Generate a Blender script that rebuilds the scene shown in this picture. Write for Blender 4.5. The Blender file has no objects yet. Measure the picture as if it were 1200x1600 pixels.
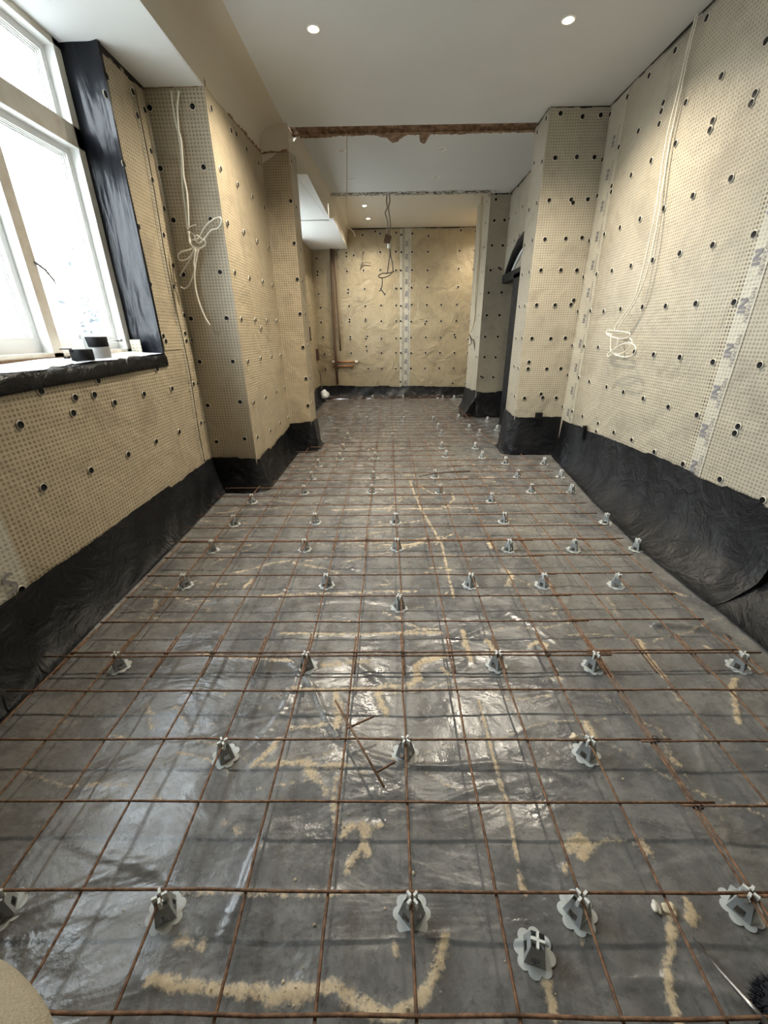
import bpy, bmesh, math, random, json
import numpy as np
from mathutils import Vector, Matrix
WORLD_STRENGTH=11.0
EXPOSURE=1.05
FLOOR_R0=.16
FLOOR_R1=.42
CLOTH_LOC=(-.80,.215,.063)
E_NEAR=125
E_FAR=50
SPOT_DEG=145
random.seed(7); rng=np.random.default_rng(7)
SC=bpy.context.scene; COL=SC.collection

# ---------------------------------------------------------------- camera
F_PX,TH,YAW,ROLL,HC=638.34,0.411559,-0.013906,0.012405,1.290
cam=bpy.data.cameras.new('camera'); cam.sensor_fit='HORIZONTAL'; cam.sensor_width=36.0; cam.lens=36.0*F_PX/1200; cam.clip_start=0.02
camo=bpy.data.objects.new('camera',cam); COL.objects.link(camo)
Fv=Vector((math.sin(YAW)*math.cos(TH),math.cos(YAW)*math.cos(TH),-math.sin(TH)))
Rv=Vector((math.cos(YAW),-math.sin(YAW),0)); Dv=Fv.cross(Rv)
R2=math.cos(ROLL)*Rv+math.sin(ROLL)*Dv; D2=-math.sin(ROLL)*Rv+math.cos(ROLL)*Dv
M=Matrix((R2,-D2,-Fv)).transposed().to_4x4(); M.translation=Vector((0,0,HC)); camo.matrix_world=M
SC.camera=camo
# ---------------------------------------------------------------- world, exposure
w=bpy.data.worlds.new('world'); SC.world=w; w.use_nodes=True
bg=w.node_tree.nodes['Background']; bg.inputs[0].default_value=(0.86,0.94,1.0,1); bg.inputs[1].default_value=WORLD_STRENGTH
SC.view_settings.view_transform='Standard'; SC.view_settings.look='None'; SC.view_settings.gamma=1.0
SC.view_settings.use_curve_mapping=False; SC.view_settings.exposure=EXPOSURE
SC.cycles.max_bounces=10; SC.cycles.diffuse_bounces=6; SC.cycles.glossy_bounces=4; SC.cycles.transparent_max_bounces=12
SC.cycles.sample_clamp_indirect=8.0; SC.cycles.use_denoising=True
def portal(name,loc,sx,sy):
    l=bpy.data.lights.new(name,'AREA'); l.shape='RECTANGLE'; l.size=sx; l.size_y=sy; l.cycles.is_portal=True
    o=bpy.data.objects.new(name,l); COL.objects.link(o); o.location=loc; o.rotation_euler=(0,-math.pi/2,0); return o
portal('daylight_portal',(-1.90,1.98,1.98),1.56,2.1)
portal('daylight_portal',(-1.86,7.15,2.0),1.5,2.1)

# ---------------------------------------------------------------- materials
def mat(name,color,rough=0.6,metal=0.0,spec=0.5):
    m=bpy.data.materials.new(name); m.use_nodes=True
    b=m.node_tree.nodes['Principled BSDF']
    b.inputs['Base Color'].default_value=(*color,1); b.inputs['Roughness'].default_value=rough; b.inputs['Metallic'].default_value=metal
    b.inputs['Specular IOR Level'].default_value=spec
    return m,m.node_tree,b
class N:
    def __init__(s,nt): s.nt=nt
    def n(s,t,**k):
        x=s.nt.nodes.new(t)
        for a,v in k.items(): setattr(x,a,v)
        return x
    def l(s,a,b): s.nt.links.new(a,b)
    def val(s,sock,v):
        if isinstance(v,(int,float)): sock.default_value=v
        elif isinstance(v,tuple): sock.default_value=v if len(v)!=3 else (*v,1)
        else: s.l(v,sock)
    def math(s,op,a,b=0.0,c=None):
        x=s.n('ShaderNodeMath',operation=op); s.val(x.inputs[0],a); s.val(x.inputs[1],b)
        if c is not None: s.val(x.inputs[2],c)
        return x.outputs[0]
    def ss(s,v,a,b,c=0.0,d=1.0):
        x=s.n('ShaderNodeMapRange',interpolation_type='SMOOTHSTEP'); s.val(x.inputs[0],v)
        for i,q in enumerate((a,b,c,d)): s.val(x.inputs[i+1],q)
        return x.outputs[0]
    def noise(s,scale,vec=None,detail=4,rough=.55,dist=0.0):
        x=s.n('ShaderNodeTexNoise'); x.inputs['Scale'].default_value=scale; x.inputs['Detail'].default_value=detail; x.inputs['Roughness'].default_value=rough; x.inputs['Distortion'].default_value=dist
        if vec is not None: s.l(vec,x.inputs['Vector'])
        return x.outputs['Fac']
    def mix(s,f,a,b):
        x=s.n('ShaderNodeMix',data_type='RGBA'); s.val(x.inputs[0],f); s.val(x.inputs[6],a); s.val(x.inputs[7],b); return x.outputs[2]
    def bump(s,h,strength,dist,b,prev=None):
        x=s.n('ShaderNodeBump'); x.inputs['Strength'].default_value=strength; x.inputs['Distance'].default_value=dist; s.l(h,x.inputs['Height'])
        if prev is not None: s.l(prev,x.inputs['Normal'])
        if b is not None: s.l(x.outputs[0],b.inputs['Normal'])
        return x.outputs[0]
    def pos(s,mx=1,my=1,mz=1):
        g=s.n('ShaderNodeNewGeometry'); m=s.n('ShaderNodeMapping'); m.inputs['Scale'].default_value=(mx,my,mz); s.l(g.outputs['Position'],m.inputs['Vector']); return m.outputs[0]

def membrane(name,base,dot,amount=1.0,tape=False,dirty=.62,crumple=.35):
    m,nt,b=mat(name,base,0.5); g=N(nt)
    uv=g.n('ShaderNodeUVMap').outputs[0]; sp=g.n('ShaderNodeSeparateXYZ'); g.l(uv,sp.inputs[0])
    fx=g.math('SUBTRACT',g.math('FRACT',g.math('DIVIDE',sp.outputs[0],0.0235)),0.5)
    fy=g.math('SUBTRACT',g.math('FRACT',g.math('DIVIDE',sp.outputs[1],0.0205)),0.5)
    d=g.math('SQRT',g.math('ADD',g.math('MULTIPLY',fx,fx),g.math('MULTIPLY',fy,fy)))
    p=g.pos()
    n1=g.noise(2.6,p,7,.68,.3); n2=g.noise(14,p,3); n4=g.noise(1.1,g.pos(1,1,1.5),3,.5)
    rad=g.math('ADD',0.27,g.math('MULTIPLY',n2,0.10))
    mask=g.ss(d,g.math('SUBTRACT',rad,0.10),g.math('ADD',rad,0.06),1.0,0.0)
    dirt=g.math('MAXIMUM',g.ss(n1,0.46,0.70),g.math('MULTIPLY',g.ss(n4,.45,.8),.7))
    col=g.mix(g.math('MULTIPLY',dirt,dirty if not tape else .25),base,(base[0]*.60,base[1]*.60,base[2]*.62))
    col=g.mix(g.math('MULTIPLY',mask,g.math('MULTIPLY',amount,g.ss(n2,.25,.7,.65,1.0))),col,dot)
    g.l(col,b.inputs['Base Color'])
    h=g.math('SUBTRACT',g.math('MULTIPLY',n1,0.6),g.math('MULTIPLY',mask,0.35))
    hb=g.bump(h,0.35,0.01,None); g.bump(g.noise(3.2,p,4,.55,.8),crumple,.06,b,hb)
    b.inputs['Roughness'].default_value=0.42
    return m
MEM=membrane('dimpled_membrane',(0.45,0.378,0.262),(0.175,0.14,0.088),0.8)
MEM_R=membrane('dimpled_membrane_daylit',(0.43,0.388,0.30),(0.185,0.157,0.107),0.75)  # same membrane, paler: daylight on the right side put into the colour
MEM_F=membrane('dimpled_membrane_far_lamplit',(0.42,0.345,0.22),(0.23,0.183,0.11),0.6,False,.75,.7)  # same membrane, warmer: downlight glow of the far bay put into the colour
TAPE=membrane('joint_tape',(0.52,0.49,0.40),(0.29,0.26,0.19),0.6,True)
TAPE_D=membrane('joint_gap',(0.46,0.41,0.31),(0.06,0.05,0.03),1.0,True)

def black_poly(name,c,r):
    m,nt,b=mat(name,c,r,0,0.3); g=N(nt); p=g.pos()
    n=g.noise(6,p,5,.6,1.2); n2=g.noise(40,p,2); n3=g.noise(3,g.pos(1,.6,1),4,.6)
    g.l(g.ss(n3,.35,.75,r,min(1,r+.22)),b.inputs['Roughness'])
    g.l(g.mix(g.ss(n3,.45,.8),c,tuple(x*1.5+.004 for x in c)),b.inputs['Base Color'])
    g.bump(g.math('ADD',n,g.math('MULTIPLY',n2,.08)),0.5,0.05,b); return m
BLACK=black_poly('black_polythene',(0.0055,0.006,0.0075),0.42)
m,nt,b=mat('reveal_polythene',(.006,.0065,.009),.30,0,.2); g=N(nt); n=g.noise(9,g.pos(1,1,.16),4,.5,.6); n2=g.noise(5,g.pos(1,1,.8),3,.5); g.bump(g.math('ADD',n,g.math('MULTIPLY',n2,.7)),.35,.05,b); REVEAL=m
GLOSS=black_poly('black_polythene_glossy',(0.005,0.0055,0.007),0.22)
m,nt,b=mat('paint_white',(0.78,0.775,0.75),0.7); g=N(nt); g.bump(g.noise(180,g.pos(),2),.08,.002,b); WHITE=m
m,nt,b=mat('paint_cream',(0.60,0.545,0.45),0.7); g=N(nt); g.bump(g.noise(160,g.pos(),2),.08,.002,b); CREAM=m
m,nt,b=mat('paint_ceiling',(0.62,0.605,0.57),0.75); g=N(nt); g.bump(g.noise(220,g.pos(),2),.1,.002,b)
g.l(g.mix(g.ss(g.noise(0.9,g.pos(),2),.3,.7),(0.60,0.605,0.595,1),(0.65,0.655,0.645,1)),b.inputs['Base Color']); CEIL=m
m,nt,b=mat('raw_plaster',(0.22,0.13,0.075),0.9); g=N(nt); n=g.noise(18,g.pos(1,1,1),6,.65)
g.l(g.mix(g.ss(n,.35,.65),(0.13,0.075,0.04,1),(0.34,0.21,0.125,1)),b.inputs['Base Color']); g.bump(n,.6,.02,b); PLASTER=m
m,nt,b=mat('old_timber',(0.16,0.085,0.04),0.8); g=N(nt); n=g.noise(10,g.pos(1,6,6),5,.6)
g.l(g.mix(n,(0.10,0.05,0.025,1),(0.26,0.15,0.08,1)),b.inputs['Base Color']); g.bump(n,.4,.01,b); TIMBER=m
m,nt,b=mat('window_gloss_paint',(0.80,0.79,0.76),0.35); WINP=m
m,nt,b=mat('window_frame_paint',(0.70,0.63,0.52),0.5); g=N(nt); n=g.noise(9,g.pos(),5,.6)
g.l(g.mix(g.ss(n,.4,.75),(0.74,0.68,0.58,1),(0.62,0.53,0.42,1)),b.inputs['Base Color']); WINF=m
m=bpy.data.materials.new('window_glass'); m.use_nodes=True; nt=m.node_tree; nt.nodes.clear(); g=N(nt)
o=g.n('ShaderNodeOutputMaterial'); t=g.n('ShaderNodeBsdfTransparent'); t.inputs[0].default_value=(.97,.98,.98,1); gl=g.n('ShaderNodeBsdfGlossy'); gl.inputs['Roughness'].default_value=0.0
fr=g.n('ShaderNodeLayerWeight'); fr.inputs[0].default_value=.5; mx=g.n('ShaderNodeMixShader'); g.l(g.math('ADD',.03,g.math('MULTIPLY',g.math('POWER',fr.outputs['Facing'],5.0),.5)),mx.inputs[0]); g.l(t.outputs[0],mx.inputs[1]); g.l(gl.outputs[0],mx.inputs[2]); g.l(mx.outputs[0],o.inputs[0]); GLASS=m
m,nt,b=mat('rusty_steel',(0.25,0.12,0.06),0.75,0.15); g=N(nt); n=g.noise(60,g.pos(),4,.6); n2=g.noise(7,g.pos(),3)
g.l(g.mix(g.ss(n,.3,.7),g.mix(n2,(0.060,0.032,0.018,1),(0.115,0.06,0.033,1)),(0.26,0.138,0.074,1)),b.inputs['Base Color'])
wv=g.n('ShaderNodeTexNoise'); wv.inputs['Scale'].default_value=240; g.l(g.pos(),wv.inputs['Vector']); g.bump(wv.outputs['Fac'],.5,.002,b); RUST=m
m,nt,b=mat('tie_wire_steel',(0.05,0.035,0.03),0.6,0.4); TIE=m
m,nt,b=mat('spacer_plastic',(0.50,0.52,0.50),0.5); g=N(nt); n=g.noise(45,g.pos(),4)
g.l(g.mix(g.ss(n,.5,.8),(0.50,0.525,0.51,1),(0.42,0.39,0.33,1)),b.inputs['Base Color']); SPACER=m
m,nt,b=mat('spacer_prong',(0.70,0.71,0.68),0.5); PRONG=m
m,nt,b=mat('plug_black',(0.004,0.0036,0.004),0.6,0,.25); PLUG=m
m,nt,b=mat('plug_rim',(0.70,0.65,0.54),0.4); RIM=m
m,nt,b=mat('cable_white',(0.72,0.68,0.57),0.5); CABLE=m
m,nt,b=mat('cable_grey',(0.17,0.145,0.11),0.5); CABLEG=m
m,nt,b=mat('cable_tan',(0.50,0.42,0.28),0.5); CABLET=m
m,nt,b=mat('copper',(0.42,0.20,0.10),0.4,0.8); COPPER=m
m,nt,b=mat('brown_pipe',(0.13,0.075,0.045),0.55); PIPE=m
m,nt,b=mat('print_grey',(0.20,0.19,0.20),0.6); INK=m
m,nt,b=mat('pencil',(0.30,0.245,0.16),0.8); PENCIL=m
m,nt,b=mat('grey_tape',(0.28,0.27,0.26),0.4); GREYT=m
m,nt,b=mat('chrome',(0.7,0.7,0.7),0.2,1.0); CHROME=m
m,nt,b=mat('steel_dark',(0.30,0.28,0.27),0.3,0.9); STEEL=m
m,nt,b=mat('clear_plastic',(0.8,0.82,0.82),0.15); CLEAR=m
m,nt,b=mat('downlight_bezel',(0.8,0.79,0.76),0.4); BEZ=m
m,nt,b=mat('lamp_off',(0.45,0.44,0.42),0.3); LOFF=m
m,nt,b=mat('lamp_lit',(1,1,1),0.4); b.inputs['Emission Color'].default_value=(1,.86,.62,1); b.inputs['Emission Strength'].default_value=60; LLIT=m
m,nt,b=mat('fuzzy_cloth',(0.50,0.43,0.31),0.95); g=N(nt); n=g.noise(220,g.pos(),3)
g.l(g.mix(n,(0.36,0.30,0.20,1),(0.66,0.58,0.43,1)),b.inputs['Base Color']); g.bump(n,.9,.006,b); CLOTH=m
m,nt,b=mat('black_fuzz',(0.012,0.012,0.016),0.95); FUZZ=m
m,nt,b=mat('pale_stone',(0.62,0.52,0.36),0.9); g=N(nt); GRAIN=m
m,nt,b=mat('leaf_outdoor',(0.085,0.10,0.105),0.8); LEAF=m
m,nt,b=mat('outdoor_stone',(0.10,0.11,0.118),0.8); OUTST=m
m,nt,b=mat('shadow_gap',(0.02,0.016,0.012),0.9); GAP=m

# floor sheet: grey-black dusty polythene, sand stains from attribute
m,nt,b=mat('floor_polythene',(0.08,0.08,0.08),0.4); g=N(nt)
at=g.n('ShaderNodeAttribute',attribute_name='sand').outputs['Fac']
p=g.pos()
nA=g.noise(1.3,p,5,.6,.6); nB=g.noise(7,p,8,.72,.25); nC=g.noise(55,p,4,.65); nS=g.noise(4,g.pos(1.3,1.0,1),9,.75,.4)
base=g.mix(g.ss(nA,.3,.7),(0.085,0.086,0.090,1),(0.145,0.138,0.126,1))
base=g.mix(g.math('MULTIPLY',g.ss(nB,.30,.85),.75),base,(0.27,0.26,0.24,1))
base=g.mix(g.math('MULTIPLY',g.ss(nS,.48,.90),.6),base,(0.36,0.325,0.27,1))
base=g.mix(g.math('MULTIPLY',g.ss(nC,.50,.80),.6),base,(0.035,0.035,0.037,1))
nE=g.noise(38,p,5,.7); nF=g.noise(130,p,3,.6)
sa=g.math('ADD',at,g.math('ADD',g.math('MULTIPLY',g.math('SUBTRACT',nE,.5),2.4),g.math('MULTIPLY',g.math('SUBTRACT',nF,.5),.9)))
sm=g.math('MULTIPLY',g.math('MULTIPLY',g.ss(sa,.30,.98),.92),g.ss(at,.02,.2))
sandc=g.mix(nF,(0.42,0.31,0.18,1),(0.74,0.60,0.40,1))
g.l(g.mix(sm,base,sandc),b.inputs['Base Color'])
rr=g.ss(nB,.3,.75,FLOOR_R0,FLOOR_R1)
g.l(g.math('ADD',rr,g.math('MULTIPLY',sm,.45)),b.inputs['Roughness'])
hh=g.math('ADD',g.math('MULTIPLY',g.noise(3.2,g.pos(.9,1.5,1),4,.5,.5),1.0),g.math('MULTIPLY',nC,.03))
h1=g.bump(hh,.55,.035,None); g.bump(nF,.25,.002,b,h1); FLOORM=m

# ---------------------------------------------------------------- helpers
def link(name,me,mats,parent=None,kind=None):
    o=bpy.data.objects.new(name,me); COL.objects.link(o)
    if mats is not None and not me.materials:
        for x in (mats if isinstance(mats,(list,tuple)) else [mats]): me.materials.append(x)
    if parent is not None: o.parent=parent
    if kind: o['kind']=kind
    return o
def tag(o,label,cat,group=None):
    o['label']=label; o['category']=cat
    if group: o['group']=group
    return o
def empty(name,label,cat,loc=(0,0,0),rz=0,group=None):
    o=bpy.data.objects.new(name,None); COL.objects.link(o); o.location=loc; o.rotation_euler=(0,0,rz); o.empty_display_size=.05
    return tag(o,label,cat,group)
class MB:
    def __init__(s): s.v=[]; s.f=[]; s.uv=[]; s.mi=[]; s.cur=0
    def quadgrid(s,P,UV=None,flip=False,skip=None):
        nu,nv=P.shape[0],P.shape[1]; o=len(s.v); s.v+=P.reshape(-1,3).tolist()
        U=(UV if UV is not None else np.zeros((nu,nv,2))).reshape(-1,2)
        for i in range(nu-1):
            for j in range(nv-1):
                if skip is not None and skip(i,j): continue
                q=[i*nv+j,(i+1)*nv+j,(i+1)*nv+j+1,i*nv+j+1]
                if flip: q=q[::-1]
                s.f.append([o+k for k in q]); s.uv+= [U[k].tolist() for k in q]; s.mi.append(s.cur)
        return s
    def poly(s,pts,faces):
        o=len(s.v); s.v+=[list(p) for p in pts]
        for f in faces:
            s.f.append([o+k for k in f]); s.uv+=[[0,0]]*len(f); s.mi.append(s.cur)
        return s
    def box(s,a,b,rot=None,org=(0,0,0)):
        x0,y0,z0=a; x1,y1,z1=b
        pts=[Vector(p) for p in ((x0,y0,z0),(x1,y0,z0),(x1,y1,z0),(x0,y1,z0),(x0,y0,z1),(x1,y0,z1),(x1,y1,z1),(x0,y1,z1))]
        if rot is not None: pts=[rot@p for p in pts]
        pts=[p+Vector(org) for p in pts]
        return s.poly(pts,[(0,3,2,1),(4,5,6,7),(0,1,5,4),(1,2,6,5),(2,3,7,6),(3,0,4,7)])
    def tube(s,path,r,n=6,cap=True):
        path=[Vector(p) for p in path]; o=len(s.v); m=len(path); rs=r if isinstance(r,(list,tuple)) else [r]*m
        up=None
        for i,p in enumerate(path):
            t=(path[min(i+1,m-1)]-path[max(i-1,0)]);
            if t.length<1e-9: t=Vector((0,0,1))
            t.normalize()
            if up is None:
                up=Vector((0,0,1)) if abs(t.z)<.9 else Vector((1,0,0))
            a=t.cross(up)
            if a.length<1e-4: a=t.cross(Vector((.3,1,.2)))
            a.normalize(); bb=a.cross(t).normalized(); up=bb
            for k in range(n):
                th=2*math.pi*k/n; s.v.append(list(p+rs[i]*(math.cos(th)*a+math.sin(th)*bb)))
        for i in range(m-1):
            for k in range(n):
                s.f.append([o+i*n+k,o+(i+1)*n+k,o+(i+1)*n+(k+1)%n,o+i*n+(k+1)%n]); s.uv+=[[0,0]]*4; s.mi.append(s.cur)
        if cap:
            s.f.append([o+k for k in range(n)]); s.f.append([o+(m-1)*n+k for k in range(n)][::-1]); s.uv+=[[0,0]]*(2*n); s.mi+=[s.cur]*2
        return s
    def lathe(s,prof,n=24,org=(0,0,0),ax='z'):
        o=len(s.v)
        for (r,z) in prof:
            for k in range(n):
                th=2*math.pi*k/n; q=(r*math.cos(th),r*math.sin(th),z)
                if ax=='x': q=(z,q[0],q[1])
                if ax=='-x': q=(-z,-q[0],q[1])
                if ax=='-y': q=(q[0],-z,q[1])
                s.v.append([q[0]+org[0],q[1]+org[1],q[2]+org[2]])
        for i in range(len(prof)-1):
            for k in range(n):
                s.f.append([o+i*n+k,o+i*n+(k+1)%n,o+(i+1)*n+(k+1)%n,o+(i+1)*n+k]); s.uv+=[[0,0]]*4; s.mi.append(s.cur)
        return s
    def mesh(s,name,smooth=False):
        me=bpy.data.meshes.new(name); me.from_pydata(s.v,[],s.f); me.validate(clean_customdata=False)
        if len(s.uv)==len(me.loops):
            u=me.uv_layers.new(name='UVMap'); u.data.foreach_set('uv',np.array(s.uv,dtype=np.float32).ravel())
        me.polygons.foreach_set('material_index',np.array(s.mi,dtype=np.int32))
        if smooth: me.polygons.foreach_set('use_smooth',np.ones(len(me.polygons),dtype=bool))
        me.update(); return me
    def build(s,name,mats,parent=None,kind=None,smooth=False): return link(name,s.mesh(name,smooth),mats,parent,kind)
def vn(x,y,seed=0):   # smooth pseudo noise, numpy
    r=np.random.default_rng(seed); out=0
    for k in range(9):
        a=r.uniform(0,2*np.pi); f=r.uniform(.6,1.6); out=out+np.sin(f*(x*np.cos(a)+y*np.sin(a))+r.uniform(0,6.28))
    return out/3.0
def smooth_path(pts,n=5):
    P=[Vector(p) for p in pts]; out=[]
    for i in range(len(P)-1):
        a=P[max(i-1,0)];b_=P[i];c=P[i+1];d=P[min(i+2,len(P)-1)]
        for k in range(n):
            t=k/n; out.append(.5*((2*b_)+(-a+c)*t+(2*a-5*b_+4*c-d)*t*t+(-a+3*b_-3*c+d)*t**3))
    out.append(P[-1]); return out
def axisgrid(a0,a1,step,marks=()):
    vals=set(np.round(np.linspace(a0,a1,max(2,int(round(abs(a1-a0)/step))+1)),4).tolist())
    for m_ in marks:
        if a0<m_<a1: vals={v for v in vals if abs(v-m_)>step*.3 or v in (a0,a1)}; vals.add(round(m_,4))
    return np.array(sorted(vals))
def wall_face(mb,axis,val,u0,u1,z0,z1,holes=(),amp=.004,step=.08,flip=False,seed=1,top=None,slope=0.0,jag=0.0,free=False):
    """axis 'x': plane x=val spanned by (y,z); axis 'y': plane y=val spanned by (x,z). slope: dval per u."""
    mu=[h[0] for h in holes]+[h[1] for h in holes]; mz=[h[2] for h in holes]+[h[3] for h in holes]
    U=axisgrid(u0,u1,step,mu); Z=axisgrid(z0,z1,step,mz)
    UU,ZZ=np.meshgrid(U,Z,indexing='ij')
    edge=np.minimum(np.minimum(UU-u0,u1-UU),.1)/.1
    off=amp*vn(UU*5,ZZ*5,seed)*(1 if free else edge)
    Z2=ZZ.copy()
    if top is not None:
        tz=np.interp(U,[t[0] for t in top],[t[1] for t in top])+jag*np.random.default_rng(seed).uniform(-1,1,len(U))
        Z2=z0+(ZZ-z0)*((tz-z0)/(z1-z0))[:,None]
    vv=val+slope*(UU-u0)
    P=np.stack([vv+off,UU,Z2],-1) if axis=='x' else np.stack([UU,vv+off,Z2],-1)
    def skip(i,j):
        cu=(U[i]+U[i+1])/2; cz=(Z[j]+Z[j+1])/2
        return any(h[0]<cu<h[1] and h[2]<cz<h[3] for h in holes)
    mb.quadgrid(P,np.stack([UU,Z2],-1),flip,skip); return mb
def flat(mb,x0,x1,y0,y1,z,flip=False,step=.25,amp=0.0,seed=3):
    X=axisgrid(x0,x1,step);Y=axisgrid(y0,y1,step); XX,YY=np.meshgrid(X,Y,indexing='ij')
    mb.quadgrid(np.stack([XX,YY,z+amp*vn(XX*2,YY*2,seed)],-1),np.stack([XX,YY],-1),flip); return mb

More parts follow.
